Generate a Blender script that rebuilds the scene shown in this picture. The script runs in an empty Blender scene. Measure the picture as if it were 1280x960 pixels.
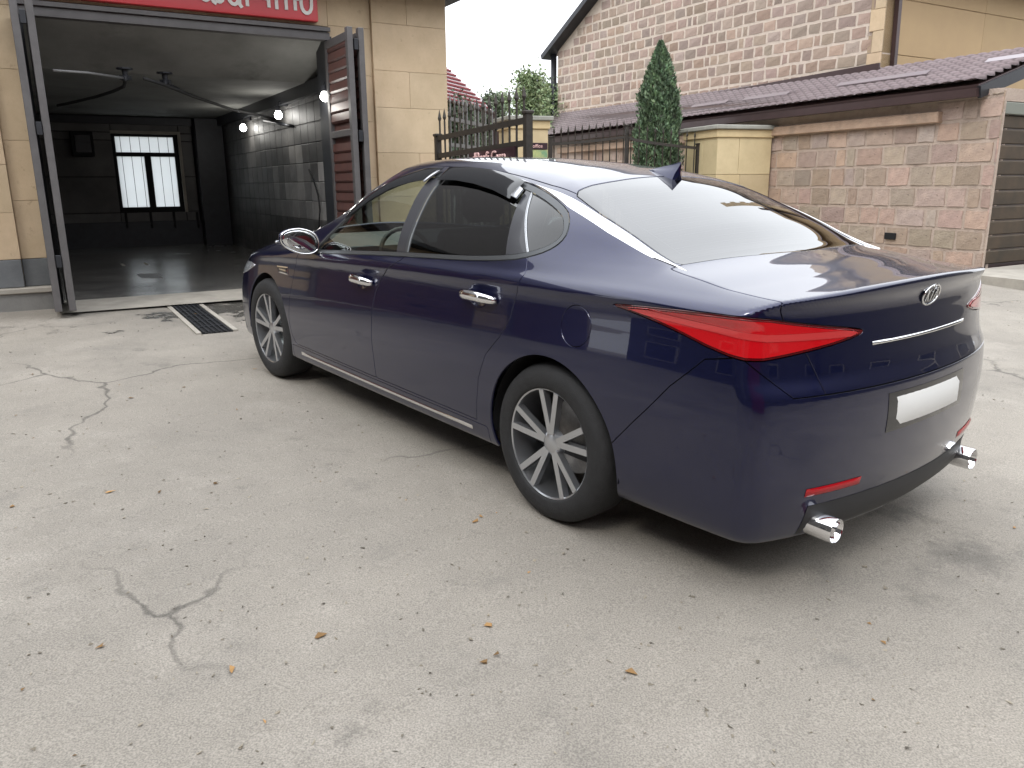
import bpy, bmesh, math, random
import numpy as np
from mathutils import Vector, Matrix
random.seed(7); RNG = np.random.default_rng(11)
SC = bpy.context.scene
R = math.radians
# ------------------------------------------------------------------ camera
FPX, PITCH, ROLL, CAMH = 987.0, R(14.2), R(0.46), 1.364       # focal length for a 1280 px wide frame
cd = bpy.data.cameras.new('camera'); cam = bpy.data.objects.new('camera', cd); SC.collection.objects.link(cam)
cd.sensor_fit = 'HORIZONTAL'; cd.sensor_width = 36.0; cd.lens = FPX / 1280 * 36.0
cd.clip_start = 0.05; cd.clip_end = 2000
_f = Vector((0, math.cos(PITCH), -math.sin(PITCH))); _u = Vector((0, math.sin(PITCH), math.cos(PITCH))); _r = Vector((1, 0, 0))
_cr, _sr = math.cos(ROLL), math.sin(ROLL)
_r2 = _r * _cr - _u * _sr; _u2 = _u * _cr + _r * _sr
M = Matrix((_r2, _u2, -_f)).transposed().to_4x4(); M.translation = Vector((0, 0, CAMH))
cam.matrix_world = M
SC.camera = cam
# ------------------------------------------------------------------ sky, sun, exposure
SUN_EL, SUN_AZ = R(48), R(205)       # azimuth clockwise from +Y
w = bpy.data.worlds.new("World"); SC.world = w; w.use_nodes = True
nt = w.node_tree; bg = nt.nodes['Background']
sky = nt.nodes.new('ShaderNodeTexSky'); sky.sky_type = 'NISHITA'; sky.sun_disc = False
sky.sun_elevation = SUN_EL; sky.sun_rotation = SUN_AZ; sky.air_density = 1.0; sky.dust_density = 4.0; sky.ozone_density = 1.0
hs = nt.nodes.new('ShaderNodeHueSaturation'); hs.inputs['Saturation'].default_value = 0.25; hs.inputs['Value'].default_value = 1.0
nt.links.new(sky.outputs[0], hs.inputs['Color'])
mx = nt.nodes.new('ShaderNodeMixRGB'); mx.inputs[0].default_value = 0.80; mx.inputs[2].default_value = (16.5, 17.0, 17.9, 1)   # even cloud deck
nt.links.new(hs.outputs[0], mx.inputs[1]); nt.links.new(mx.outputs[0], bg.inputs[0])
# overcast luminance: about three times brighter overhead than at the horizon
tcw = nt.nodes.new('ShaderNodeTexCoord'); sx_ = nt.nodes.new('ShaderNodeSeparateXYZ'); nt.links.new(tcw.outputs['Generated'], sx_.inputs[0])
mrw = nt.nodes.new('ShaderNodeMapRange'); mrw.inputs[1].default_value = 0; mrw.inputs[2].default_value = 1; mrw.inputs[3].default_value = .55; mrw.inputs[4].default_value = 1.0; nt.links.new(sx_.outputs[2], mrw.inputs[0])
ncl = nt.nodes.new('ShaderNodeTexNoise'); ncl.inputs['Scale'].default_value = 2.2; ncl.inputs['Detail'].default_value = 4; nt.links.new(tcw.outputs['Generated'], ncl.inputs['Vector'])
mrc = nt.nodes.new('ShaderNodeMapRange'); mrc.inputs[3].default_value = .88; mrc.inputs[4].default_value = 1.12; nt.links.new(ncl.outputs[0], mrc.inputs[0])
mw = nt.nodes.new('ShaderNodeMath'); mw.operation = 'MULTIPLY'; nt.links.new(mrw.outputs[0], mw.inputs[0]); nt.links.new(mrc.outputs[0], mw.inputs[1])
vw = nt.nodes.new('ShaderNodeVectorMath'); vw.operation = 'SCALE'; vw.inputs[0].default_value = (30.5, 31.5, 33.0); nt.links.new(mw.outputs[0], vw.inputs['Scale']); nt.links.new(vw.outputs[0], mx.inputs[2])
bg.inputs[1].default_value = 0.10
sl = bpy.data.lights.new('sun', 'SUN'); sl.energy = 0.8; sl.angle = R(14); sl.color = (1.0, 0.965, 0.91)
so = bpy.data.objects.new('sun', sl); SC.collection.objects.link(so)
_d = Vector((math.sin(SUN_AZ) * math.cos(SUN_EL), math.cos(SUN_AZ) * math.cos(SUN_EL), math.sin(SUN_EL)))
so.rotation_euler = _d.to_track_quat('Z', 'Y').to_euler(); so.location = (0, -10, 20)
SC.view_settings.view_transform = 'Standard'; SC.view_settings.look = 'None'
SC.view_settings.exposure = 0.25; SC.view_settings.gamma = 1.0
SC.cycles.max_bounces = 10; SC.cycles.transparent_max_bounces = 16
# ------------------------------------------------------------------ survey helpers
C0 = np.array([0, 0, CAMH])
def ray(u, v):
    a = u - 640; b = v - 480
    x = a * _cr - b * _sr; y = a * _sr + b * _cr; up = -y / FPX
    cp, sp = math.cos(PITCH), math.sin(PITCH)
    return np.array([x / FPX, cp + up * sp, -sp + up * cp])
CARO = np.array([.835, 3.64]); HEAD = 2.25389; TILT = .037
def gz(x, y):
    t = TILT * ((x - CARO[0]) * math.cos(HEAD) + (y - CARO[1]) * math.sin(HEAD))
    return .35 * np.tanh(t / .35)
def ground(u, v):
    d = ray(u, v); z = 0
    for i in range(30):
        t = (z - CAMH) / d[2]; p = C0 + d * t; z = float(gz(p[0], p[1]))
    return p
def on_z(u, v, z):
    d = ray(u, v); return C0 + d * ((z - CAMH) / d[2])
def on_plane(P0, ang, u, v):
    n = np.array([-math.sin(ang), math.cos(ang), 0]); d = ray(u, v)
    return C0 + d * (((np.array(P0) - C0) @ n) / (d @ n))
# ------------------------------------------------------------------ materials
MAT = {}
def nmat(name):
    m = bpy.data.materials.new(name); m.use_nodes = True; MAT[name] = m
    return m, m.node_tree, m.node_tree.nodes['Principled BSDF']
def mat(name, col, rough=.6, metal=0, var=0, vscale=6, bump=0, bscale=40, coat=0, spec=.5, col2=None, tintattr=False, detail=6, rvar=0):
    """plain surface with noise variation in colour between col and col2 and fine bump"""
    m, t, b = nmat(name); N = t.nodes; L = t.links
    b.inputs['Roughness'].default_value = rough; b.inputs['Metallic'].default_value = metal
    b.inputs['Specular IOR Level'].default_value = spec; b.inputs['Coat Weight'].default_value = coat; b.inputs['Coat Roughness'].default_value = .03
    c = (*col, 1); b.inputs['Base Color'].default_value = c
    tc = N.new('ShaderNodeTexCoord'); out = None
    if col2 is None and var: col2 = tuple(k * (1 - var) for k in col)
    if col2 is not None:
        n = N.new('ShaderNodeTexNoise'); n.inputs['Scale'].default_value = vscale; n.inputs['Detail'].default_value = detail; n.inputs['Roughness'].default_value = .65
        L.new(tc.outputs['Object'], n.inputs['Vector'])
        r = N.new('ShaderNodeValToRGB'); r.color_ramp.elements[0].position = .32; r.color_ramp.elements[1].position = .68
        r.color_ramp.elements[0].color = c; r.color_ramp.elements[1].color = (*col2, 1)
        L.new(n.outputs[0], r.inputs[0]); out = r.outputs[0]
        if rvar:
            mr = N.new('ShaderNodeMapRange'); mr.inputs[3].default_value = rough - rvar; mr.inputs[4].default_value = rough + rvar
            L.new(n.outputs[0], mr.inputs[0]); L.new(mr.outputs[0], b.inputs['Roughness'])
    if tintattr:
        a = N.new('ShaderNodeAttribute'); a.attribute_name = 'tint'
        k = N.new('ShaderNodeMixRGB'); k.blend_type = 'MULTIPLY'; k.inputs[0].default_value = 1
        if out: L.new(out, k.inputs[1])
        else: k.inputs[1].default_value = c
        L.new(a.outputs['Color'], k.inputs[2]); out = k.outputs[0]
    if out: L.new(out, b.inputs['Base Color'])
    if bump:
        n2 = N.new('ShaderNodeTexNoise'); n2.inputs['Scale'].default_value = bscale; n2.inputs['Detail'].default_value = 8; n2.inputs['Roughness'].default_value = .7
        L.new(tc.outputs['Object'], n2.inputs['Vector'])
        bp = N.new('ShaderNodeBump'); bp.inputs['Strength'].default_value = min(1, bump); bp.inputs['Distance'].default_value = .01 * max(1, bump)
        L.new(n2.outputs[0], bp.inputs['Height']); L.new(bp.outputs[0], b.inputs['Normal'])
    return m
def emat(name, col, s):
    m, t, b = nmat(name); b.inputs['Base Color'].default_value = (*col, 1)
    b.inputs['Emission Color'].default_value = (*col, 1); b.inputs['Emission Strength'].default_value = s
    return m
def glassmat(name, tint, ior=1.5, rough=0.0, diffuse=0.0):
    """one-sheet window glass: tinted see-through plus Fresnel mirror"""
    m = bpy.data.materials.new(name); m.use_nodes = True; MAT[name] = m; t = m.node_tree; t.nodes.clear(); N = t.nodes; L = t.links
    o = N.new('ShaderNodeOutputMaterial'); tr = N.new('ShaderNodeBsdfTransparent'); tr.inputs[0].default_value = (*tint, 1)
    gl = N.new('ShaderNodeBsdfGlossy'); gl.inputs['Roughness'].default_value = rough; f0 = N.new('ShaderNodeFresnel')
    # a pane has air on both sides: same index whichever face is met
    gb = N.new('ShaderNodeNewGeometry'); e1 = N.new('ShaderNodeMath'); e1.operation = 'MULTIPLY_ADD'; e1.inputs[1].default_value = -2; e1.inputs[2].default_value = 1; L.new(gb.outputs['Backfacing'], e1.inputs[0])
    e2 = N.new('ShaderNodeMath'); e2.operation = 'POWER'; e2.inputs[0].default_value = ior; L.new(e1.outputs[0], e2.inputs[1]); L.new(e2.outputs[0], f0.inputs[0])
    # both faces of the pane mirror: 2R / (1 + R)
    a1 = N.new('ShaderNodeMath'); a1.operation = 'MULTIPLY'; a1.inputs[1].default_value = 2; L.new(f0.outputs[0], a1.inputs[0])
    a2 = N.new('ShaderNodeMath'); a2.operation = 'ADD'; a2.inputs[1].default_value = 1; L.new(f0.outputs[0], a2.inputs[0])
    fr = N.new('ShaderNodeMath'); fr.operation = 'DIVIDE'; L.new(a1.outputs[0], fr.inputs[0]); L.new(a2.outputs[0], fr.inputs[1])
    ms = N.new('ShaderNodeMixShader'); L.new(fr.outputs[0], ms.inputs[0]); L.new(tr.outputs[0], ms.inputs[1]); L.new(gl.outputs[0], ms.inputs[2])
    res = ms
    if diffuse:
        df = N.new('ShaderNodeBsdfDiffuse'); df.inputs[0].default_value = (.6, .62, .62, 1); m2 = N.new('ShaderNodeMixShader'); m2.inputs[0].default_value = diffuse
        L.new(ms.outputs[0], m2.inputs[1]); L.new(df.outputs[0], m2.inputs[2]); res = m2
    L.new(res.outputs[0], o.inputs[0]); return m
# ------------------------------------------------------------------ object helpers
COL = SC.collection
def tag(o, label=None, cat=None, group=None, kind=None):
    if label: o['label'] = label
    if cat: o['category'] = cat
    if group: o['group'] = group
    if kind: o['kind'] = kind
    return o
def empty(name, loc=(0, 0, 0), rz=0, label=None, cat=None, group=None):
    o = bpy.data.objects.new(name, None); COL.objects.link(o); o.location = loc; o.rotation_euler = (0, 0, rz); o.empty_display_size = .2
    return tag(o, label, cat, group)
def mesh_obj(name, V, Fc, m, parent=None, smooth=False, normals=None, tint=None):
    me = bpy.data.meshes.new(name)
    me.from_pydata([tuple(map(float, v)) for v in V], [], [tuple(map(int, f)) for f in Fc]); me.update()
    ms = m if isinstance(m, (list, tuple)) else [m]
    for k in ms: me.materials.append(MAT[k] if isinstance(k, str) else k)
    if smooth: me.polygons.foreach_set('use_smooth', [True] * len(me.polygons))
    if normals is not None: me.normals_split_custom_set_from_vertices([tuple(map(float, n)) for n in normals])
    if tint is not None:
        a = me.color_attributes.new('tint', 'FLOAT_COLOR', 'POINT')
        arr = np.ones((len(V), 4), np.float32); arr[:, :3] = tint; a.data.foreach_set('color', arr.ravel())
    o = bpy.data.objects.new(name, me); COL.objects.link(o)
    if parent is not None: o.parent = parent
    return o
class MB:
    """collects simple solids into one mesh"""
    def __init__(s): s.v = []; s.f = []
    def add(s, V, Fc):
        n = len(s.v); s.v += [tuple(map(float, v)) for v in V]; s.f += [tuple(i + n for i in f) for f in Fc]; return s
    def box(s, x0, x1, y0, y1, z0, z1):
        return s.add([(x0, y0, z0), (x1, y0, z0), (x1, y1, z0), (x0, y1, z0), (x0, y0, z1), (x1, y0, z1), (x1, y1, z1), (x0, y1, z1)],
                     [(0, 3, 2, 1), (4, 5, 6, 7), (0, 1, 5, 4), (1, 2, 6, 5), (2, 3, 7, 6), (3, 0, 4, 7)])
    def rbox(s, x0, x1, y0, y1, z0, z1, b=.01):
        """box with chamfered edges"""
        bm = bmesh.new(); bmesh.ops.create_cube(bm, size=1)
        for v in bm.verts: v.co = Vector(((x0 + x1) / 2 + v.co.x * (x1 - x0), (y0 + y1) / 2 + v.co.y * (y1 - y0), (z0 + z1) / 2 + v.co.z * (z1 - z0)))
        bmesh.ops.bevel(bm, geom=bm.edges[:], offset=b, segments=1, affect='EDGES', profile=.5)
        bm.verts.index_update(); s.add([v.co[:] for v in bm.verts], [[v.index for v in f.verts] for f in bm.faces]); bm.free(); return s
    def tube(s, P, r, n=8, closed=False, cap=True):
        P = [Vector(p) for p in P]; k = len(P); rr = r if isinstance(r, (list, tuple)) else [r] * k; V = []; Fc = []
        prev = None
        for i, p in enumerate(P):
            a = P[(i - 1) % k] if (i > 0 or closed) else p; b = P[(i + 1) % k] if (i < k - 1 or closed) else p
            t = (b - a).normalized()
            if prev is None: prev = t.orthogonal().normalized()
            x = (prev - t * prev.dot(t)).normalized(); prev = x; y = t.cross(x)
            for j in range(n):
                q = 2 * math.pi * j / n; V.append(p + (x * math.cos(q) + y * math.sin(q)) * rr[i])
        for i in range(k if closed else k - 1):
            for j in range(n):
                a0 = i * n + j; a1 = i * n + (j + 1) % n; b0 = ((i + 1) % k) * n + j; b1 = ((i + 1) % k) * n + (j + 1) % n
                Fc.append((a0, a1, b1, b0))
        if cap and not closed: Fc += [tuple(range(n - 1, -1, -1)), tuple((k - 1) * n + j for j in range(n))]
        return s.add(V, Fc)
    def bar(s, a, b, wd, h, up=(0, 0, 1)):
        a = Vector(a); b = Vector(b); t = (b - a).normalized(); u = Vector(up); x = t.cross(u).normalized() * wd / 2; y = x.cross(t).normalized() * h / 2
        V = [a - x - y, a + x - y, a + x + y, a - x + y, b - x - y, b + x - y, b + x + y, b - x + y]
        return s.add(V, [(0, 3, 2, 1), (4, 5, 6, 7), (0, 1, 5, 4), (1, 2, 6, 5), (2, 3, 7, 6), (3, 0, 4, 7)])
    def poly(s, P, d):
        """polygon P pushed out along vector d: a closed prism"""
        n = len(P); d = Vector(d); V = [Vector(p) for p in P] + [Vector(p) + d for p in P]
        return s.add(V, [tuple(range(n - 1, -1, -1)), tuple(range(n, 2 * n))] + [(i, (i + 1) % n, n + (i + 1) % n, n + i) for i in range(n)])
    def lathe(s, prof, n=32, c=(0, 0, 0), axis='y'):
        """prof: (radius, offset along axis)"""
        V = []; Fc = []
        for r, h in prof:
            for j in range(n):
                q = 2 * math.pi * j / n; a, b = r * math.cos(q), r * math.sin(q)
                V.append({'y': (c[0] + a, c[1] + h, c[2] + b), 'z': (c[0] + a, c[1] + b, c[2] + h), 'x': (c[0] + h, c[1] + a, c[2] + b)}[axis])
        for i in range(len(prof) - 1):
            for j in range(n): Fc.append((i * n + j, i * n + (j + 1) % n, (i + 1) * n + (j + 1) % n, (i + 1) * n + j))
        return s.add(V, Fc)
    def build(s, name, m, parent=None, smooth=False, angle=None, tint=None):
        o = mesh_obj(name, s.v, s.f, m, parent, smooth, tint=tint)
        if len(s.f) > 1:
            bm = bmesh.new(); bm.from_mesh(o.data); bmesh.ops.recalc_face_normals(bm, faces=bm.faces[:]); bm.to_mesh(o.data); bm.free()
        if angle: o.data.polygons.foreach_set('use_smooth', [True] * len(o.data.polygons)); o.data.set_sharp_from_angle(angle=R(angle))
        return o
def text_mesh(name, txt, size, depth, m, parent, loc, rot, font=None, align='CENTER', bold=0, sx=1.0, shear=0):
    cu = bpy.data.curves.new(name, 'FONT'); cu.body = txt; cu.size = size; cu.extrude = depth; cu.align_x = align; cu.align_y = 'CENTER'; cu.offset = bold; cu.shear = shear
    t = bpy.data.objects.new(name, cu); COL.objects.link(t)
    dg = bpy.context.evaluated_depsgraph_get(); me = bpy.data.meshes.new_from_object(t.evaluated_get(dg))
    bpy.data.objects.remove(t); o = bpy.data.objects.new(name, me); COL.objects.link(o); me.materials.clear(); me.materials.append(MAT[m])
    o.parent = parent; o.location = loc; o.rotation_euler = rot; o.scale = (sx, 1, 1); return o
# ================================================================== THE CAR
def spl(xs, ys):
    xs = np.array(xs, float); ys = np.array(ys, float); h = np.diff(xs); d = np.diff(ys) / h
    m = np.zeros(len(xs)); m[0] = d[0]; m[-1] = d[-1]
    for i in range(1, len(xs) - 1):
        if d[i - 1] * d[i] > 0:
            w1 = 2 * h[i] + h[i - 1]; w2 = h[i] + 2 * h[i - 1]; m[i] = (w1 + w2) / (w1 / d[i - 1] + w2 / d[i])
    def f(x):
        x = np.clip(x, xs[0], xs[-1]); i = np.clip(np.searchsorted(xs, x) - 1, 0, len(xs) - 2); t = (x - xs[i]) / h[i]
        return ys[i]*(2*t**3-3*t**2+1)+h[i]*m[i]*(t**3-2*t**2+t)+ys[i+1]*(-2*t**3+3*t**2)+h[i]*m[i+1]*(t**3-t**2)
    return f
def smax(a,b,r):
    r=np.maximum(r,1e-4);t=np.maximum(r-np.abs(a-b),0)/r
    return np.maximum(a,b)+t*t*r*.25
def sstep(a,b,x):
    t=np.clip((x-a)/(b-a),0,1);return t*t*(3-2*t)
zc=spl([-1.2,-1.03,-.95,-.82,-.68,-.52,-.44,-.25,-.05,.12,.28,.5,.8,1.1,1.4,1.62,1.8,1.95,2.32,2.72,2.82,3.0,3.3,3.55,3.72,3.9],
       [1.078,1.081,1.081,1.086,1.100,1.118,1.142,1.222,1.302,1.363,1.402,1.433,1.453,1.463,1.465,1.455,1.435,1.39,1.20,1.035,1.00,.98,.92,.85,.76,.60])
kc=spl([-1,-.5,.2,1,1.9,2.6,3,3.8],[.075,.065,.10,.13,.13,.10,.08,.10])
plan=spl([-1.1,-.95,-.8,-.6,-.3,.1,.6,1.3,2.0,2.5,2.9,3.2,3.45,3.65,3.8],[.80,.862,.888,.905,.920,.929,.930,.930,.928,.925,.915,.89,.84,.74,.55])
zcr=spl([-1.1,-.5,0,.5,1,1.5,2,2.6,3.4],[.985,.985,.968,.946,.925,.900,.872,.835,.765])
# offset profile against q=z-zcr ; cabin & rear
oc=spl([-.80,-.72,-.62,-.5,-.35,-.22,-.12,-.04,0,.025,.06,.10,.15,.20,.30,.40,.46,.60],
       [ .085,.045,.022,.010,0,.008,.021,.027,.018,.024,.048,.064,.088,.118,.190,.275,.335,.49])
orr=spl([-.80,-.72,-.62,-.5,-.35,-.22,-.12,-.04,0,.02,.05,.08,.11,.16,.25,.40],
        [ .085,.045,.022,.010,0,.008,.022,.030,.018,.032,.085,.145,.205,.285,.37,.53])
def Y(x,z):
    q=z-zcr(x);w=sstep(-.75,.35,x)
    w2=1-sstep(2.3,2.7,x)
    o=orr(q)*(1-w*w2)+oc(q)*w*w2
    return plan(x)-o
def Zt(x,y):
    s=-.17*(1-sstep(.3,1.2,x))+.48*sstep(1.35,2.0,x)
    return zc(x+s*y*y)-kc(x)*y*y
xr_=spl([.1,.2,.3,.45,.6,.72,.80,.88,.95,1.0,1.05,1.10,1.2],[-.97,-1.02,-1.055,-1.08,-1.085,-1.075,-1.045,-1.03,-1.020,-1.016,-1.036,-1.045,-1.045])
def Xr(y,z): return xr_(z)+.17*y*y+.05*np.abs(y/.9)**6
xf_=spl([.1,.2,.35,.5,.65,.75,.85],[3.66,3.72,3.765,3.77,3.75,3.70,3.6])
def Xf(y,z): return xf_(z)-.30*y*y-.12*np.abs(y/.9)**5
def F(p):
    x,y,z=p[...,0],np.abs(p[...,1]),p[...,2];yc=np.minimum(y,1.1)
    a=y-Y(x,z);b=z-Zt(x,yc)
    r=.10*sstep(-.2,.5,x)*(1-sstep(2.0,2.5,x))+.035+.05*sstep(2.4,2.8,x)
    f=smax(a*.9,b*.85,r)
    f=smax(f,Xr(yc,z)-x,.05-.028*sstep(.98,1.03,z))
    f=smax(f,x-Xf(yc,z),.10)
    f=smax(f,.19-z,.05)
    return f
def grad(p,e=1e-3):
    g=np.zeros_like(p)
    for i in range(3):
        d=np.zeros(3);d[i]=e;g[...,i]=F(p+d)-F(p-d)
    return g/np.linalg.norm(g,axis=-1,keepdims=True)
def car_surface():
    NT = 250
    q = np.linspace(0, 1, NT); th = -math.pi/2 + math.pi * q
    cols = []
    for a in np.linspace(R(89.5), R(1.0), 190): cols.append((-.55, -math.sin(a), math.cos(a)))
    for x in np.linspace(-.55, 3.0, 260): cols.append((x, 0, 1))
    for a in np.linspace(R(2), R(89.5), 45): cols.append((3.0, math.sin(a), math.cos(a)))
    cols = np.array(cols); n = len(cols)
    O = np.zeros((n, NT, 3)); O[..., 0] = cols[:, 0:1]; O[..., 2] = .62
    D = np.zeros((n, NT, 3)); D[..., 0] = cols[:, 1:2]; D[..., 1] = cols[:, 2:3] * np.maximum(np.cos(th), 0)[None]; D[..., 2] = cols[:, 2:3] * np.sin(th)[None]
    lo = np.zeros((n, NT)); hi = np.full((n, NT), 1.7)
    for k in range(34):
        mid = (lo + hi) / 2; f = F(O + D * mid[..., None]); ins = f < 0
        lo = np.where(ins, mid, lo); hi = np.where(ins, hi, mid)
    P = O + D * ((lo + hi) / 2)[..., None]; P[:, 0, 1] = 0; P[:, -1, 1] = 0
    G = grad(P); G[:, 0, 1] = 0; G[:, -1, 1] = 0; G /= np.linalg.norm(G, axis=-1, keepdims=True)
    idx = np.arange(n * NT).reshape(n, NT); a, b, c, d = idx[:-1, :-1], idx[1:, :-1], idx[1:, 1:], idx[:-1, 1:]
    T = np.concatenate([np.stack([a, b, c], -1).reshape(-1, 3), np.stack([a, c, d], -1).reshape(-1, 3)])
    V = P.reshape(-1, 3); Nn = G.reshape(-1, 3)
    fn = np.cross(V[T[:, 1]] - V[T[:, 0]], V[T[:, 2]] - V[T[:, 0]]); cN = Nn[T].mean(1)
    fl = (fn * cN).sum(1) < 0; T[fl] = T[fl][:, ::-1]
    return V, Nn, T
def compact(V, N, T):
    u, inv = np.unique(T.ravel(), return_inverse=True); return V[u], N[u], inv.reshape(-1, 3)
def cut(Msh, s, lv=0.0):
    """split a triangle mesh where the scalar s crosses lv: returns (below, above)"""
    V, N, T = Msh; s = s - lv; s = np.where(np.abs(s) < 1e-7, 1e-7, s); neg = s < 0; cnt = neg[T].sum(1)
    out = []
    mixed = T[(cnt > 0) & (cnt < 3)]; cm = neg[mixed].sum(1)
    # rotate so the lone vertex comes first
    lone = np.where(cm == 1, np.argmax(neg[mixed], 1), np.argmin(neg[mixed], 1)) if len(mixed) else np.zeros(0, int)
    r = np.stack([mixed[np.arange(len(mixed)), (lone + k) % 3] for k in range(3)], 1) if len(mixed) else mixed
    A, B, C = (r[:, 0], r[:, 1], r[:, 2]) if len(mixed) else (np.zeros(0, int),) * 3
    e = np.concatenate([np.stack([A, B], 1), np.stack([A, C], 1)]); es = np.sort(e, 1)
    ue, inv = np.unique(es, axis=0, return_inverse=True); inv = inv.ravel()
    if len(ue):
        t = s[ue[:, 0]] / (s[ue[:, 0]] - s[ue[:, 1]]); nv = V[ue[:, 0]] * (1 - t)[:, None] + V[ue[:, 1]] * t[:, None]
        nn = N[ue[:, 0]] * (1 - t)[:, None] + N[ue[:, 1]] * t[:, None]; nn /= np.linalg.norm(nn, axis=1, keepdims=True)
        V2 = np.concatenate([V, nv]); N2 = np.concatenate([N, nn]); iab = inv[:len(A)] + len(V); iac = inv[len(A):] + len(V)
    else: V2, N2, iab, iac = V, N, A, A
    t1 = np.stack([A, iab, iac], 1); t2 = np.concatenate([np.stack([iab, B, C], 1), np.stack([iab, C, iac], 1)])
    ln = neg[A] if len(A) else np.zeros(0, bool); ln2 = np.concatenate([ln, ln])
    Tn = np.concatenate([T[cnt == 3], t1[ln], t2[~ln2]]); Tp = np.concatenate([T[cnt == 0], t1[~ln], t2[ln2]])
    return compact(V2, N2, Tn), compact(V2, N2, Tp)
def cut_gap(Msh, fn, g=.0022):
    """(inside, outside, strip of the gap)"""
    a, rest = cut(Msh, fn(Msh[0]), -g)
    b_, c = cut(rest, fn(rest[0]), g)
    return a, c, b_
def psdf(P2, poly):
    """signed distance of 2-D points to a polygon, negative inside"""
    poly = np.array(poly, float); d = np.full(len(P2), 1e9); ins = np.zeros(len(P2), bool); n = len(poly)
    for i in range(n):
        a = poly[i]; b = poly[(i + 1) % n]; e = b - a; w_ = P2 - a; t = np.clip((w_ @ e) / (e @ e), 0, 1)
        d = np.minimum(d, np.linalg.norm(w_ - t[:, None] * e, axis=1))
        c1 = (a[1] <= P2[:, 1]) & (b[1] > P2[:, 1]); c2 = (a[1] > P2[:, 1]) & (b[1] <= P2[:, 1]); cr = e[0] * w_[:, 1] - e[1] * w_[:, 0]
        ins ^= (c1 & (cr > 0)) | (c2 & (cr < 0))
    return np.where(ins, -d, d)
def smooth_poly(P, it=2):
    P = np.array(P, float)
    for _ in range(it):
        Q = np.roll(P, -1, 0); P = np.stack([P * .75 + Q * .25, P * .25 + Q * .75], 1).reshape(-1, P.shape[1])
    return P
def mirror(Msh): V, N, T = Msh; return V * [1, -1, 1], N * [1, -1, 1], T[:, ::-1]
def both(Msh):
    a = mirror(Msh); V = np.concatenate([Msh[0], a[0]]); N = np.concatenate([Msh[1], a[1]]); T = np.concatenate([Msh[2], a[2] + len(Msh[0])])
    return V, N, T
def rim(Msh, depth=.012):
    """turn the sheet's free edge inwards so that panels have thickness"""
    V, N, T = Msh; key = np.round(V * 1e5).astype(np.int64); _, gid = np.unique(key, axis=0, return_inverse=True); gid = gid.ravel(); g = gid[T]
    e = np.concatenate([T[:, [0, 1]], T[:, [1, 2]], T[:, [2, 0]]]); ge = np.sort(gid[e], 1)
    _, inv, c = np.unique(ge, axis=0, return_inverse=True, return_counts=True); be = e[c[inv.ravel()] == 1]
    be = be[np.abs(V[be[:, 0], 1]) + np.abs(V[be[:, 1], 1]) > 1e-4]
    if not len(be): return Msh
    n0 = len(V); A = V[be[:, 0]]; B = V[be[:, 1]]; Na = N[be[:, 0]]; Nb = N[be[:, 1]]; A2 = A - Na * depth; B2 = B - Nb * depth
    k = len(be); nn = np.cross(B - A, Na); nn /= np.linalg.norm(nn, axis=1, keepdims=True) + 1e-12
    mixn = lambda m: (lambda q: q / (np.linalg.norm(q, axis=1, keepdims=True) + 1e-9))(m + nn * .8)
    Vn = np.concatenate([V, A, B, B2, A2]); Nn = np.concatenate([N, mixn(Na), mixn(Nb), nn, nn]); i = np.arange(k) + n0
    a, b, c_, d = i, i + k, i + 2 * k, i + 3 * k
    return Vn, Nn, np.concatenate([T, np.stack([a, d, c_], 1), np.stack([a, c_, b], 1)])
def sheet(name, Msh, m, parent, off=0.0, rm=.012, label=None):
    V, N, T = Msh
    if rm: V, N, T = rim((V, N, T), rm)
    V = V + N * off
    o = mesh_obj(name, V, T, m, parent, smooth=True, normals=N)
    if label: o['label'] = label
    return o
# ---- car materials
m, t, b = nmat('car_paint'); N_ = t.nodes; L_ = t.links
b.inputs['Base Color'].default_value = (.008, .014, .075, 1); b.inputs['Metallic'].default_value = .6; b.inputs['Roughness'].default_value = .30
b.inputs['Coat Weight'].default_value = 1; b.inputs['Coat Roughness'].default_value = .012; b.inputs['Coat IOR'].default_value = 1.55
tc = N_.new('ShaderNodeTexCoord'); vo = N_.new('ShaderNodeTexNoise'); vo.inputs['Scale'].default_value = 1400; L_.new(tc.outputs['Object'], vo.inputs['Vector'])
cr = N_.new('ShaderNodeValToRGB'); cr.color_ramp.elements[0].position = .38; cr.color_ramp.elements[1].position = .72
cr.color_ramp.elements[0].color = (.0010, .0022, .020, 1); cr.color_ramp.elements[1].color = (.0028, .0065, .070, 1); L_.new(vo.outputs[0], cr.inputs[0]); L_.new(cr.outputs[0], b.inputs['Base Color'])
mat('chrome', (.82, .82, .83), .06, 1); mat('satin_trim', (.085, .09, .095), .34, .5); mat('black_gloss', (.006, .006, .008), .10, 0, coat=.6)
mat('pillar_grey', (.035, .036, .042), .28, 0, coat=.3); mat('black_matte', (.016, .016, .018), .55, 0); mat('gap_dark', (.004, .004, .005), .8)
mat('rubber', (.018, .018, .019), .75, 0, var=.4, vscale=30, bump=.3, bscale=200); mat('alloy', (.52, .53, .55), .28, .9)
mat('seat_cloth', (.03, .03, .034), .75, 0); mat('dash', (.022, .023, .026), .6)
mat('brake_metal', (.25, .24, .23), .4, .9, var=.4, vscale=20)
glassmat('tint_glass', (.055, .065, .068), 1.5); glassmat('clear_glass', (.90, .97, .88), 1.42); mat('visor_glass', (.010, .011, .013), .07, 0, spec=.5)
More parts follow.
